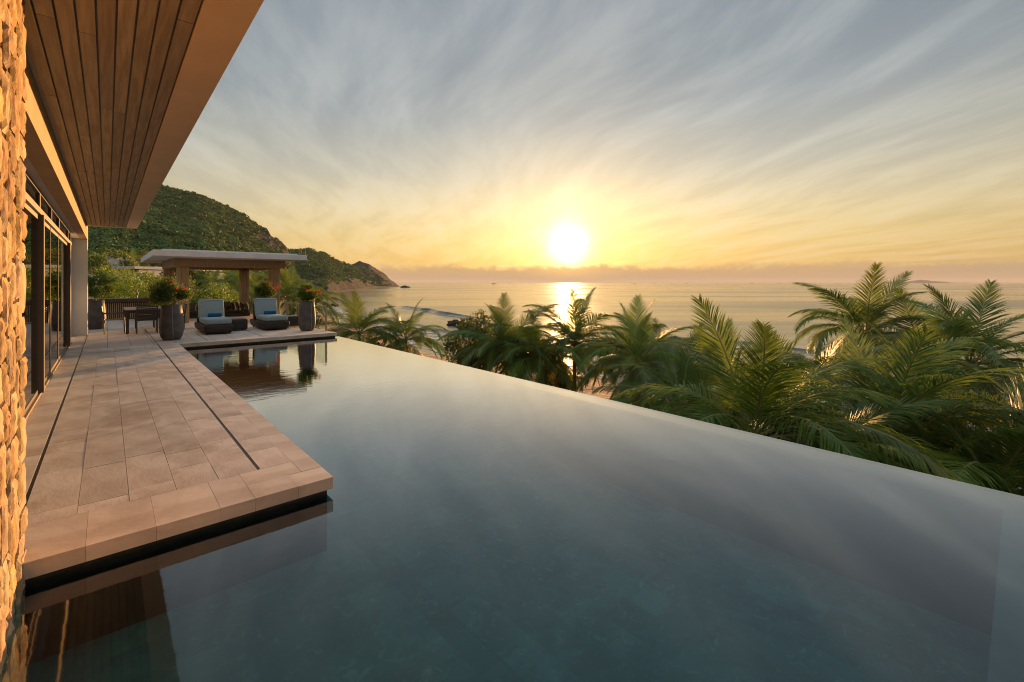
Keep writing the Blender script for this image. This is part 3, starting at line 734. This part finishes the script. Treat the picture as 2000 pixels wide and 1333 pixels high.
side_table('dark wicker block table between lounger and right pot', 4.98, 17.6, .5, .6, .38)

def dining():
    t = thing('dining_table', 'dark rectangular outdoor dining table near the slatted wall', 'table', (.93, 19.5, 0))
    box('table_top', TABLETOP, t, -.53, .53, -1.05, 1.05, .715, .75, bevel=.006)
    for a in (-.47, .47):
        for b in (-.98, .98): box('leg', BLACK, t, a - .04, a + .04, b - .04, b + .04, 0, .714)
    box('apron', BLACK, t, -.43, .43, -.99, -.96, .64, .714); box('apron', BLACK, t, -.43, .43, .96, .99, .64, .714)
    box('apron', BLACK, t, -.485, -.455, -.94, .94, .64, .714); box('apron', BLACK, t, .455, .485, -.94, .94, .64, .714)
    c = thing('dining_chair', 'x', 'chair')                                   # faces +Y
    for s in (-1, 1):
        MB().tube([(s * .25, -.24, 0), (s * .25, -.25, .44), (s * .25, -.31, .86)], .016, 6).build('back_leg', BLACK, c)
        MB().tube([(s * .25, .24, 0), (s * .25, .22, .62)], .016, 6).build('front_leg', BLACK, c)
        box('arm', BLACK, c, s * .25 - .03, s * .25 + .03, -.27, .26, .622, .645, bevel=.008)
    for k in range(7): box('seat_slat', BLACK, c, -.235, .235, -.22 + k * .066, -.22 + k * .066 + .054, .43, .448)
    for k in range(7):
        z = .50 + k * .052; y = -.25 - .06 * (z - .44) / .42; box('back_slat', BLACK, c, -.235, .235, y - .009, y + .009, z, z + .034)
    box('seat_frame', BLACK, c, -.245, .245, -.24, -.222, .40, .44); box('seat_frame', BLACK, c, -.245, .245, .222, .24, .40, .44)
    spots = [(.93, 18.5, 0, 'black slatted armchair at the near end of the table, its back to the pool'),
             (.17, 18.95, -90, 'black slatted armchair on the left side of the table, sun on its back'),
             (1.72, 19.35, 90, 'black slatted armchair on the right of the table, half hidden by the big pot'),
             (.98, 20.55, 180, 'black slatted armchair at the far end of the table')]
    for i, (x, y, a, lab) in enumerate(spots):
        o = c if i == 0 else copy_tree(c)
        o.location = (x, y, 0); o.rotation_euler = (0, 0, R_(a)); o['label'] = lab; o['group'] = 'dining chairs round the table'
dining()

def cushions():
    d = thing('daybed', 'low dark daybed platform under the pavilion', 'daybed', (3.7, 25.6, 0))
    box('base', WICKER, d, -1.5, 1.45, -.85, .75, .0, .16, bevel=.02); box('mattress', MATTR, d, -1.45, 1.40, -.82, .72, .161, .26, bevel=.04, seg=3, smooth=True)
    spec = [(2.52, 26.1, -8, 20, 'black square cushion nearest the left pavilion post'), (2.95, 26.15, 5, 10, 'grey square cushion second from the left on the daybed'),
            (3.6, 26.1, 0, -6, 'charcoal cushion partly hidden behind the first lounger'), (4.1, 26.15, 10, 14, 'dark brown cushion at the middle of the daybed'),
            (4.42, 26.05, 30, -10, 'black cushion leaning by the far pavilion post'), (4.62, 25.75, 62, 6, 'pale grey cushion left of the pair by the far post'),
            (4.78, 25.55, 66, -4, 'pale grey cushion right of the pair by the far post'), (4.90, 25.2, 60, 8, 'taupe cushion nearest the second lounger'), (5.02, 24.95, 70, -6, 'taupe cushion at the railing end of the daybed')]
    for x, y, rz, tilt, lab in spec:
        n = 9; V = []; w = random.uniform(.40, .46)
        for s in (-1, 1):
            for j in range(n):
                for i in range(n):
                    a, b = i / (n - 1) * 2 - 1, j / (n - 1) * 2 - 1
                    th = .085 * max(0, (1 - a ** 4) * (1 - b ** 4)) ** .55; pin = 1 - .10 * (1 - abs(a) ** 2) * abs(b) ** 3; pin2 = 1 - .10 * (1 - abs(b) ** 2) * abs(a) ** 3
                    V.append((a * w / 2 * pin2, s * th, b * w / 2 * pin))
        F1 = [(j * n + i, j * n + i + 1, (j + 1) * n + i + 1, (j + 1) * n + i) for j in range(n - 1) for i in range(n - 1)]
        F2 = [tuple(n * n + k for k in f[::-1]) for f in F1]
        o = MB().add(V, F1 + F2).build('cushion', GREYC, None, True)
        o.location = (x, y, .26 + w / 2 * (abs(math.cos(R_(tilt + 20))) * .93)); o.rotation_euler = (R_(-14), R_(tilt), R_(rz)); tag(o, lab, 'cushion', 'cushions on the daybed')
cushions()

# ------------------------------------------------------------------ foliage helpers
def leaf_mesh(name, centres, radii, n, size, m, parent, up=.3, aspect=2.2, shell=.55):
    """n leaves spread through overlapping clumps; every leaf is a folded pair of triangles"""
    centres = np.asarray(centres, float); radii = np.asarray(radii, float); k = rng.choice(len(centres), n, p=radii[:, 0] ** 2 / (radii[:, 0] ** 2).sum())
    d = rng.normal(0, 1, (n, 3)); d /= np.linalg.norm(d, axis=1, keepdims=True)
    r = rng.uniform(shell, 1.0, n) ** .7 * rng.uniform(.8, 1.12, n)
    c = centres[k] + d * radii[k] * r[:, None]
    ax = d * .7 + rng.normal(0, .6, (n, 3)) + np.array([0, 0, up]); ax /= np.linalg.norm(ax, axis=1, keepdims=True)
    sd = np.cross(ax, rng.normal(0, 1, (n, 3))); sd /= np.linalg.norm(sd, axis=1, keepdims=True); nn = np.cross(ax, sd)
    s = (size * rng.uniform(.6, 1.35, n))[:, None]; w = s / aspect
    a, tip = c - ax * s * .5, c + ax * s * .5; l = c + sd * w * .5 + nn * w * .18; rr = c - sd * w * .5 + nn * w * .18
    V = np.stack([a, l, tip, rr], 1).reshape(-1, 3); i = np.arange(n) * 4
    Fq = np.concatenate([np.stack([i, i + 2, i + 1], 1), np.stack([i, i + 3, i + 2], 1)])
    return np_mesh(name, V, Fq, m, parent)
def clumps(n, rad, c=(0, 0, 0), r=(.25, .45), flat=.8, low=-.4):
    out, rr = [], []
    for _ in range(n):
        d = Vector((random.gauss(0, 1), random.gauss(0, 1), random.gauss(0, 1))).normalized(); d.z = max(d.z, low); q = random.uniform(.45, .8)
        out.append((c[0] + d.x * rad * q, c[1] + d.y * rad * q, c[2] + d.z * rad * q * flat)); s = rad * random.uniform(*r); rr.append((s, s, s * .85))
    return out, rr
def stems(par, top, n, rad, m, spread=.5, z0=0, r0=.02):
    b = MB()
    for k in range(n):
        a = random.uniform(0, 6.28); e = random.uniform(.2, spread); h = top * random.uniform(.7, 1)
        b.tube([(0, 0, z0), (math.cos(a) * e * rad * .4, math.sin(a) * e * rad * .4, z0 + h * .45), (math.cos(a) * e * rad, math.sin(a) * e * rad, z0 + h)], [r0, r0 * .75, r0 * .35], 5)
    return b.build('stem', m, par)

def potted(label, x, y, h, r, bush_r, bush_h, leaf, flowers, leaves=2600, dark=False, vein=True):
    p = thing('potted_shrub', label, 'potted plant', (x, y, 0), random.uniform(-.3, .3), 'tall stone pots with flowering shrubs')
    pot = MB().lathe([(0, .0), (r * .62, .0), (r * .74, .02), (r * .88, .10), (r * .97, .22), (r, .34), (r * .97, .5), (r * .90, h * .75), (r * .82, h), (r * .74, h), (r * .72, h - .06), (0, h - .06)], 40).build('pot', POT, p, True)
    MB().lathe([(0, 0), (r * .715, 0)], 24, c=(0, 0, h - .05)).build('soil', SOIL, p)
    if vein:
        a0 = -math.pi / 2 + .25; prof = [(r * .75, .02), (r * .885, .10), (r * .975, .22), (r * 1.003, .34), (r * .973, .5), (r * .905, h * .75), (r * .824, h - .01)]
        b = MB(); pts = []
        for i, (q, z) in enumerate(prof):
            a = a0 + random.uniform(-.05, .05); pts.append((q * math.cos(a) * .998, q * math.sin(a) * .998, z))
        b.tube(pts, [.006, .008, .010, .008, .009, .007, .006], 5).build('vein', POTVEIN, pot)
    cz = h + bush_h * .40
    cc, rr = clumps(26, bush_r, (0, 0, cz), (.26, .46), bush_h / bush_r * .55, -.55)
    stems(p, bush_h * .55, 9, bush_r, BARK, .7, h - .06, .013)
    leaf_mesh('foliage', cc, rr, leaves, .055, leaf, p, shell=.3)
    if flowers:
        fc = []; fr = []
        for _ in range(flowers):
            a = random.uniform(0, 6.28); e = random.uniform(.2, .9); fc.append((bush_r * e * math.cos(a) + bush_r * .25, bush_r * e * math.sin(a) * .8 - bush_r * .2, cz + bush_h * random.uniform(.05, .5) * (1.1 - .4 * e))); s = random.uniform(.035, .06); fr.append((s, s, s))
        leaf_mesh('flowers', fc, fr, flowers * 18, .045, FLOWER, p, aspect=1.4, shell=.2)
potted('tall grey stone pot with bushy green shrub beside the dining table', 1.34, 15.85, .97, .285, .50, .80, LEAF, 5, 7500)
potted('tall grey stone pot with red flowered shrub by the glass railing corner', 4.965, 15.85, .98, .27, .37, .62, LEAF, 11, 5000)
potted('brown stone pot with shrub half hidden behind the white fin wall', -.30, 21.2, 1.0, .27, .50, 1.05, LEAF, 0, 6000, vein=False)
potted('dark stone pot with red bougainvillea beside the right pavilion post', 5.02, 21.4, .95, .27, .46, .72, LEAF, 15, 5000)

# ------------------------------------------------------------------ garden shrubs behind the terrace
def shrub(label, px, py_top, D, w, zb, leaf, size=.12, n=2600, nm='garden_shrub', group='bright green shrubs behind the terrace'):
    top = at(px, py_top, D); h = top.z - zb
    s = thing(nm, label, 'shrub', (top.x, top.y, zb), 0, group)
    cc, rr = clumps(34, w, (0, 0, h * .62), (.22, .42), h / w * .55, -.9)
    stems(s, h * .7, 8, w, BARK, .7, 0, .035); leaf_mesh('foliage', cc, rr, n, size, leaf, s, shell=.3)
    return s
SHR = [('dark green shrub right behind the fin wall pot', 190, 545, 27, 1.2, -1.6, LEAFD), ('bright lime shrub left of the garden torch', 222, 548, 25, 1.1, -1.6, LEAFB),
       ('tall bright shrub rising behind the middle of the slatted wall', 280, 528, 27, 1.5, -1.6, LEAFB), ('feathery green shrub behind the dining table', 245, 533, 31, 1.6, -1.8, LEAFB),
       ('grey green shrub behind the big potted plant', 322, 548, 25, 1.1, -1.8, LEAFD), ('wide green hedge shrub on the slope above the slatted wall', 215, 527, 38, 2.3, -1.6, LEAFB),
       ('rounded green shrub left of the pavilion posts', 300, 540, 36, 2.0, -1.8, LEAF), ('leafy shrub seen under the pavilion roof between left posts', 385, 566, 30, 1.4, -3, LEAF),
       ('bright yellow green shrub seen above the first lounger', 425, 556, 31, 1.3, -3, LEAFB), ('bright shrub between the loungers behind the glass', 452, 560, 33, 1.2, -3, LEAFB),
       ('dark shrub behind the pavilion daybed', 405, 572, 36, 1.8, -4, LEAFD), ('low dark shrub beyond the railing by the right pavilion post', 590, 580, 36, 1.6, -6, LEAFD),
       ('broad dark hedge shrub far behind the slatted wall', 180, 523, 48, 2.8, -1.2, LEAFD), ('bushy hedge shrub below the white terraced villa', 340, 545, 50, 2.6, -1.4, LEAF),
       ('round shrub low behind the loungers beyond the glass', 500, 578, 42, 1.8, -5, LEAF)]
for a in SHR: shrub(*a, size=.13 if a[3] < 34 else .18, n=2600)

# ------------------------------------------------------------------ coconut palms
def frond_mesh(name, L, e0, bend, droop, vlift, seed, leafm, nl=94, sway=.0):
    r = random.Random(seed); n = 14; P = []; p = Vector((0, 0, 0)); yv = 0
    for i in range(n + 1):
        t = i / n; P.append(p.copy()); e = R_(e0 - bend * t ** 1.25); yv += sway / n * t
        p = p + Vector((math.cos(e), yv, math.sin(e))) * (L / n)
    def pos(t):
        q = t * n; i = min(int(q), n - 1); return P[i].lerp(P[i + 1], q - i), (P[i + 1] - P[i]).normalized()
    m = MB(); m.tube(P, [.045 * (1 - .86 * i / n) for i in range(n + 1)], 4, 1)
    for i in range(nl):
        for s in (-1, 1):
            t = .15 + .85 * (i + r.uniform(-.25, .25)) / nl; t = min(max(t, .13), .995); c, T = pos(t)
            S = Vector((0, 1, 0)) * s; N = T.cross(Vector((0, 1, 0))) * -1; N = N if N.z > 0 or abs(T.z) > .9 else -N
            prof = .45 + .55 * math.sin(min(1, t / .42) * math.pi / 2) if t < .42 else 1 - .74 * ((t - .42) / .58) ** 1.3
            l = L * .30 * prof * r.uniform(.85, 1.08); a = R_(58 - 33 * t + r.uniform(-6, 6)); v = R_(vlift + r.uniform(-9, 9))
            d = (T * math.cos(a) + (S * math.cos(v) + N * math.sin(v)) * math.sin(a)).normalized()
            w = L * .0098 * (.6 + .4 * prof); q = c.copy(); vs = []; k = 4; dd = d.copy()
            if r.random() < .05 + .25 * (math.sin(t * 17 + seed * 3) > .9): continue
            for j in range(k + 1):
                wd = (T - dd * T.dot(dd)); wd = wd.normalized() if wd.length > .05 else N
                ww = w * (.5, .95, .8, .5, 0)[j]
                if j < k: vs += [q + wd * ww * .5, q - wd * ww * .5]
                else: vs.append(q.copy())
                q = q + dd * (l / k); dd = (dd + Vector((0, 0, -droop * (.25 + .42 * j) * r.uniform(.7, 1.3)))).normalized()
            m.add(vs, [(0, 1, 3, 2), (2, 3, 5, 4), (4, 5, 7, 6), (6, 7, 8)], 0)
    me = bpy.data.meshes.new(name); me.from_pydata(m.v, [], m.f); me.materials.append(leafm); me.materials.append(RACHIS); me.polygons.foreach_set('material_index', m.mi); me.update()
    return me
FR = {}
sd = 0
for cls, (e0, bend, dr, vl) in enumerate([(80, 34, .16, 8), (64, 74, .30, 6), (46, 98, .42, 2), (26, 100, .50, -4), (6, 84, .54, -12), (-20, 54, .48, -18)]):
    FR[cls] = []
    for v in range(4):
        sd += 1; FR[cls].append(frond_mesh('frond', 4.6 * random.uniform(.92, 1.08) * (1, 1.06, 1.12, 1.14, 1.05, .9)[cls], e0 + random.uniform(-6, 6), bend * random.uniform(.8, 1.2), dr, vl, sd, FROND, sway=random.uniform(-.12, .12)))
FR[6] = [frond_mesh('frond', 3.9, -45, 32, .32, -15, 90, FRONDY), frond_mesh('frond', 3.7, -30, 45, .34, -15, 91, FRONDY)]
def palm(label, px, py, D, sc_=1.0, fronds=(2, 4, 6, 6, 5, 2, 1), lean=(0, 0), seed=0, group='coconut palms between the pool and the beach'):
    r = random.Random(seed + 100); top = at(px, py, D)
    bx, by = top.x + lean[0], top.y + lean[1]; gz = float(land_h(np.array([bx]), np.array([by]))[0][0]) - .15
    t = thing('coconut_palm', label, 'palm tree', (bx, by, gz), 0, group)
    h = top.z - gz; b = MB(); pts = []; rad = []; nseg = 16
    for i in range(nseg + 1):
        q = i / nseg; pts.append((-lean[0] * q ** 1.6, -lean[1] * q ** 1.6, h * q)); rad.append((.19 * (1 - .45 * q) + (.10 * (1 - q) ** 6)) * sc_ ** .5 * (1.05 if i % 2 else .95))
    b.tube(pts, rad, 10).build('trunk', PALMBARK, t, True)
    k = 0; ga = r.uniform(0, 6.28)
    for cls, cnt in enumerate(fronds):
        for _ in range(cnt):
            f = link('frond', r.choice(FR[cls]), t); s = sc_ * r.uniform(.88, 1.1)
            f.location = (-lean[0] + .06 * math.cos(ga), -lean[1] + .06 * math.sin(ga), h - .10 + .05 * (5 - cls) * .5)
            f.rotation_euler = (R_(r.uniform(-16, 16)), R_(r.uniform(-6, 6)), ga); f.scale = (s, s, s); ga += 2.39996 + r.uniform(-.25, .25)
    return t
PALMS = [
 ('large coconut palm with tall upright fronds in the foreground', 1468, 858, 14, .97, (2, 4, 7, 7, 4, 1, 0), (.4, .2)),
 ('coconut palm crown rising above the horizon left of the far island', 1690, 655, 30, 1.0, (2, 4, 7, 8, 4, 1, 1), (.6, .3)),
 ('largest coconut palm nearest the pool edge on the right', 1720, 865, 15.5, 1.05, (2, 4, 7, 7, 5, 2, 0), (.3, -.2)),
 ('coconut palm with bright tall fronds at the right edge of the grove', 1893, 715, 22, .95, (2, 4, 7, 7, 4, 2, 1), (.2, .4)),
 ('low coconut palm left of the tall upright-fronded one', 1330, 805, 22, .95, (2, 3, 6, 7, 4, 2, 1), (-.5, .3)),
 ('coconut palm standing behind the trunked pair right of the sun glitter', 1240, 692, 35, .92, (2, 2, 7, 8, 6, 2, 1), (.5, .4)),
 ('coconut palm with visible trunk in front of the sand right of the glitter', 1248, 715, 27, .95, (2, 3, 6, 7, 4, 2, 1), (-.1, .1)),
 ('coconut palm with straight trunk right below the setting sun', 1122, 672, 36, 1.05, (2, 4, 8, 9, 6, 3, 2), (0, 0)),
 ('drooping coconut palm in front of the round leafy tree', 988, 684, 35, 1.0, (2, 4, 8, 9, 7, 3, 1), (.3, .2)),
 ('coconut palm just right of the terrace corner', 702, 652, 45, 1.0, (2, 3, 6, 8, 5, 2, 1), (.2, .3)),
 ('second coconut palm from the terrace corner, toward the surf', 792, 664, 48, 1.0, (2, 3, 6, 8, 6, 2, 2), (.6, .3)),
 ('coconut palm with low fronds at the lower right corner', 1945, 960, 13, 1.0, (1, 2, 7, 7, 5, 2, 0), (.2, 0)),
 ('small coconut palm tucked behind the two big foreground palms', 1575, 800, 21, .95, (2, 2, 6, 7, 4, 2, 1), (.1, .1)),
 ('distant coconut palm peeking left of the upright fronds', 1408, 740, 28, .9, (2, 3, 6, 6, 4, 2, 1), (0, .2)),
 ('shaded coconut palm low between the sun palm and the leafy tree', 1050, 700, 33, .95, (1, 1, 6, 8, 6, 3, 2), (.2, 0)),
 ('coconut palm behind the largest foreground palm', 1800, 790, 21, .95, (2, 2, 6, 7, 4, 2, 1), (.2, .2)),
 ('coconut palm filling the gap under the left foreground palm', 1600, 900, 14, .9, (0, 1, 6, 7, 4, 2, 0), (.2, .2)),
 ('coconut palm seen behind the right pavilion post', 566, 585, 46, .9, (2, 2, 6, 7, 4, 2, 0), (.2, .2)),
 ('coconut palm with arching fronds just above the pool edge at right', 1790, 955, 14, 1.0, (0, 1, 7, 8, 5, 2, 0), (.3, .1)),
 ('coconut palm low at the pool edge left of the tallest foreground fronds', 1375, 870, 20, .95, (0, 1, 7, 8, 4, 2, 1), (.1, .2)),
 ('coconut palm between the far crown and the right hand palms', 1800, 690, 29, .95, (1, 2, 7, 8, 5, 2, 0), (.2, .3)),
 ('coconut palm behind the low one right of the trunked pair', 1300, 730, 31, .9, (1, 2, 6, 8, 5, 2, 1), (.2, .3)),
 ('coconut palm at the far right edge of the view', 2030, 840, 15, 1.0, (1, 2, 7, 8, 5, 2, 1), (.2, .2)),
]
for i, a in enumerate(PALMS): palm(*a, seed=i if i != 7 else 63)
for i, (px, py, D, lab) in enumerate([(415, 560, 90, 'small far palm under the left of the pavilion roof'), (440, 556, 100, 'small far palm in the middle below the pavilion roof'),
        (465, 562, 85, 'small far palm left of the far pavilion post'), (200, 512, 115, 'small far palm beside the white villa on the left'), (262, 515, 120, 'small far palm left of the pavilion roof corner'),
        (500, 560, 95, 'small far palm between the right pavilion posts'), (610, 590, 60, 'palm beyond the railing behind the right pot')]):
    palm(lab, px, py, D, 1.0, (1, 3, 4, 4, 4, 2, 0), (0, 0), 50 + i, 'palms in the gardens below the hill')

# ------------------------------------------------------------------ broadleaf trees
def tree(label, px, py, D, rad, hgt, n, size, leaf=LEAFD, group='leafy trees by the beach'):
    c = at(px, py, D); gz = float(land_h(np.array([c.x]), np.array([c.y]))[0][0]) - .2
    t = thing('broadleaf_tree', label, 'tree', (c.x, c.y, gz), 0, group); h = c.z - gz
    b = MB(); b.tube([(0, 0, 0), (.1, 0, h * .3), (0, .1, h * .65)], [.28, .22, .16], 8)
    for k in range(7):
        a = k * .9 + random.random(); b.tube([(0, .05, h * .45), (rad * .3 * math.cos(a), rad * .3 * math.sin(a), h * .75), (rad * .65 * math.cos(a), rad * .65 * math.sin(a), h + hgt * .2)], [.13, .09, .03], 5)
    b.build('trunk', BARK, t, True)
    cc, rr = clumps(46, rad, (0, 0, h), (.18, .34), hgt / rad, -.8); leaf_mesh('crown', cc, rr, n, size, leaf, t, shell=.35)
tree('dark round leafy tree left of the drooping palm', 935, 668, 37, 3.3, 2.6, 7000, .26)
tree('leafy tree right behind the drooping palm', 1020, 690, 39, 2.8, 2.6, 5000, .26)
tree('small leafy tree below the sun beside the straight trunk', 1085, 745, 37, 2.0, 1.6, 3000, .24)
tree('low leafy tree deep in the palm grove at right', 1660, 960, 17, 2.2, 1.6, 4500, .2, LEAF)
tree('dense leafy tree under the right palms', 1900, 1020, 16, 2.2, 1.6, 4500, .2, LEAF)
tree('leafy tree at the foot of the two left palms', 750, 700, 42, 2.6, 1.8, 4000, .26)
tree('leafy tree in the gap behind the foreground palms', 1420, 905, 19, 2.0, 1.6, 3500, .2)
gdn = [(185, 516, 85, 3.2), (235, 512, 110, 4), (300, 516, 130, 4.5), (350, 540, 80, 3.0), (395, 545, 110, 3.5), (455, 545, 130, 4), (510, 552, 120, 4), (545, 560, 140, 4.5), (580, 572, 110, 3.5), (425, 535, 150, 5), (610, 580, 130, 3.6), (330, 520, 160, 5), (270, 505, 150, 5)]
labs = ['beside the white villa on the far left', 'above the grey garden wall', 'left of the pavilion roof', 'below the stepped villa', 'right of the stepped villa', 'under the middle of the pavilion roof', 'between the right pavilion posts', 'behind the right pavilion post', 'beyond the railing near the shore', 'high behind the stepped villa', 'nearest the rocky shore', 'behind the left pavilion beam', 'on the slope above the white villa']
for (px, py, D, r), lb in zip(gdn, labs): tree('mid green garden tree ' + lb, px, py, D, r, r * .75, 2200, .5, LEAF if px % 2 else LEAFD, 'garden trees below the hill')

# ------------------------------------------------------------------ far villas, poles, boats, rocks
def far_villa(label, px0, px1, py0, py1, D, slabs):
    a, b = at(px0, py0, D), at(px1, py1, D); cxy = (a + b) / 2; w = (Vector((b.x, b.y)) - Vector((a.x, a.y))).length; h = a.z - b.z
    v = thing('far_villa', label, 'house', (cxy.x, cxy.y, b.z - 3), -YAW, 'white villas on the slope')
    box('wall', FARWALL, v, -w / 2 + .3, w / 2 - .3, .6, 8, 0, h + 2.6)
    for (x0, x1, z, t) in slabs: box('roof_slab', FARWALL, v, -w / 2 + x0 * w, -w / 2 + x1 * w, -.6, 8.5, 3 + z * h, 3 + z * h + t)
    for k in range(4):
        x = -w / 2 + w * (k + .5) / 4; box('window', FARDARK, v, x - w * .09, x + w * .09, .55, .599, 2.9, 3 + h * .7)
far_villa('white flat roofed villa at the far left of the slope', 165, 213, 503, 517, 105, [(0, .55, .75, .9), (0, 1, 0, 1.0)])
far_villa('long low grey white garden villa behind the hedge', 223, 268, 521, 530, 85, [(0, 1, .5, .5)])
far_villa('stepped white villa seen left of the pavilion posts', 276, 335, 524, 542, 110, [(0, .5, 1, .35), (.2, 1, .45, .3), (.1, .9, 0, .5)])
far_villa('stepped white villa seen just right of the left pavilion post', 355, 400, 529, 549, 112, [(.1, .8, 1, .35), (0, 1, .6, .3), (.3, .8, .1, .4)])
far_villa('single white roof between the right pavilion posts', 490, 520, 549, 556, 130, [(0, 1, .6, .4)])
box('garden_wall', PLASTER, None, -1.2, -.35, 30.5, 31.2, -2.5, 2.0); tag(bpy.data.objects['garden_wall'], 'short stone garden wall post behind the fin wall', 'wall')
for i, (px, py, D, h, lab) in enumerate([(584, 482, 690, 9, 'left pole of the pair on the saddle of the hill'), (588, 482, 690, 9, 'right pole of the pair on the saddle of the hill'), (597, 482, 720, 8, 'lamp pole just right of the pole pair'),
        (313, 469, 330, 9, 'lamp pole on the hill road above the pavilion roof'), (252, 468, 330, 8, 'lamp pole on the hill road left of the pavilion'), (535, 476, 560, 9, 'thin pole below the bare cliff')]):
    p = at(px, py + 8, D); zg = float(land_h(np.array([p.x]), np.array([p.y]))[0][0]); tz = at(px, py, D).z
    t = thing('utility_pole', lab, 'pole', (p.x, p.y, zg), -YAW, 'poles along the hill road')
    MB().tube([(0, 0, 0), (0, 0, max(tz - zg, 5))], [.22, .14], 6).build('shaft', FRAME, t); box('crossarm', FRAME, t, -1.6, 1.6, -.12, .12, max(tz - zg, 5) - .7, max(tz - zg, 5) - .4)
def boat(label, px, D, s):
    p = at(px, HY, D); b = thing('fishing_boat', label, 'boat', (p.x, p.y, SEA_Z), -YAW, 'fishing boats on the horizon'); 
    V = [(-6, 0, .9), (-5, -1.6, 0), (5, -1.8, 0), (8, 0, 1.8), (5, 1.8, 0), (-5, 1.6, 0), (-6, 0, 1.6), (-5.2, -1.8, 1.4), (5, -2, 1.6), (8.6, 0, 2.6), (5, 2, 1.6), (-5.2, 1.8, 1.4)]
    MB().add([tuple(c * s for c in v) for v in V], [(0, 1, 7, 6), (1, 2, 8, 7), (2, 3, 9, 8), (3, 4, 10, 9), (4, 5, 11, 10), (5, 0, 6, 11), (6, 7, 8, 9, 10, 11)]).build('hull', FRAME, b)
    box('cabin', FRAME, b, -4 * s, .5 * s, -1.2 * s, 1.2 * s, 1.4 * s, 3.6 * s); MB().tube([(2 * s, 0, 1.4 * s), (2 * s, 0, 6 * s)], .16 * s, 5).build('mast', FRAME, b)
for px, D, s, lab in [(964, 3000, 1.9, 'largest fishing boat, left of the sun glitter'), (994, 5200, 1.5, 'tiny boat just right of the largest boat'), (1240, 3400, 1.2, 'small boat above the palm right of the glitter'), (1278, 5200, 1.5, 'tiny boat on the horizon above the trunked palm'),
                      (1311, 5400, 1.6, 'tiny boat on the horizon, middle of the distant group'), (1342, 5200, 1.7, 'tiny boat on the horizon, right end of the distant group'), (1469, 4600, 1.4, 'tiny boat beside the upright fronds'), (1522, 4600, 1.4, 'tiny boat right of the upright fronds')]: boat(lab, px, D, s)
def rock(label, px, py, s, seed):
    p = on_z(px, py, SEA_Z); r = random.Random(seed); V = []; n, m = 14, 7
    for j in range(m):
        for i in range(n):
            a = 2 * math.pi * i / n; q = math.pi / 2 * j / (m - 1); k = s * (.7 + .5 * r.random()); V.append((math.cos(a) * math.cos(q) * k * 1.5, math.sin(a) * math.cos(q) * k, math.sin(q) * k * .7 - .1 * s))
    o = MB().add(V, [(j * n + i, j * n + (i + 1) % n, (j + 1) * n + (i + 1) % n, (j + 1) * n + i) for j in range(m - 1) for i in range(n)]).build('sea_rock', ROCKM, None)
    o.location = (p.x, p.y, SEA_Z); tag(o, label, 'rock', 'rocks in the bay')
rock('dark rock in the surf left of the round leafy tree', 889, 634, 2.0, 1); rock('low rock at the tip of the headland', 789, 562.3, 7, 2); rock('small rock beside the headland tip', 797, 562.1, 4, 3); rock('small rock near the left palms in the surf', 652, 598, 1.8, 4)
# leaves of a roof plant showing over the roof edge (mirrored in the pool)
rp = thing('roof_plant', 'spiky green plant at the roof edge above the deck', 'plant', (.60, 8.6, SOF + .32))
b = MB()
for k in range(16):
    a = k * 2.4; e = random.uniform(.2, 1.1); L = random.uniform(.25, .5); d = Vector((math.cos(a) * math.sin(e), math.sin(a) * math.sin(e), math.cos(e))); s = d.cross(Vector((0, 0, 1))).normalized() * .018
    b.add([-s, s, d * L * .6 + s * .8, d * L * .6 - s * .8, d * L + Vector((0, 0, -.06))], [(0, 1, 2, 3), (3, 2, 4)])
b.build('blades', LEAFD, rp)

# ------------------------------------------------------------------ sea air
def haze():
    m = bpy.data.materials.new('sea haze'); m.use_nodes = True; T = NT(m.node_tree); T.n.clear()
    out = T.new('ShaderNodeOutputMaterial'); v = T.new('ShaderNodeVolumePrincipled')
    v.inputs['Color'].default_value = (.80, .80, .84, 1); v.inputs['Density'].default_value = 5.0e-5; v.inputs['Anisotropy'].default_value = 0
    T.l.new(v.outputs[0], out.inputs['Volume'])
    o = box('haze', m, None, -39000, 39000, -39000, 39000, -27, 170); tag(o, 'thin pale sea haze over the bay', None, None, 'stuff')
haze()
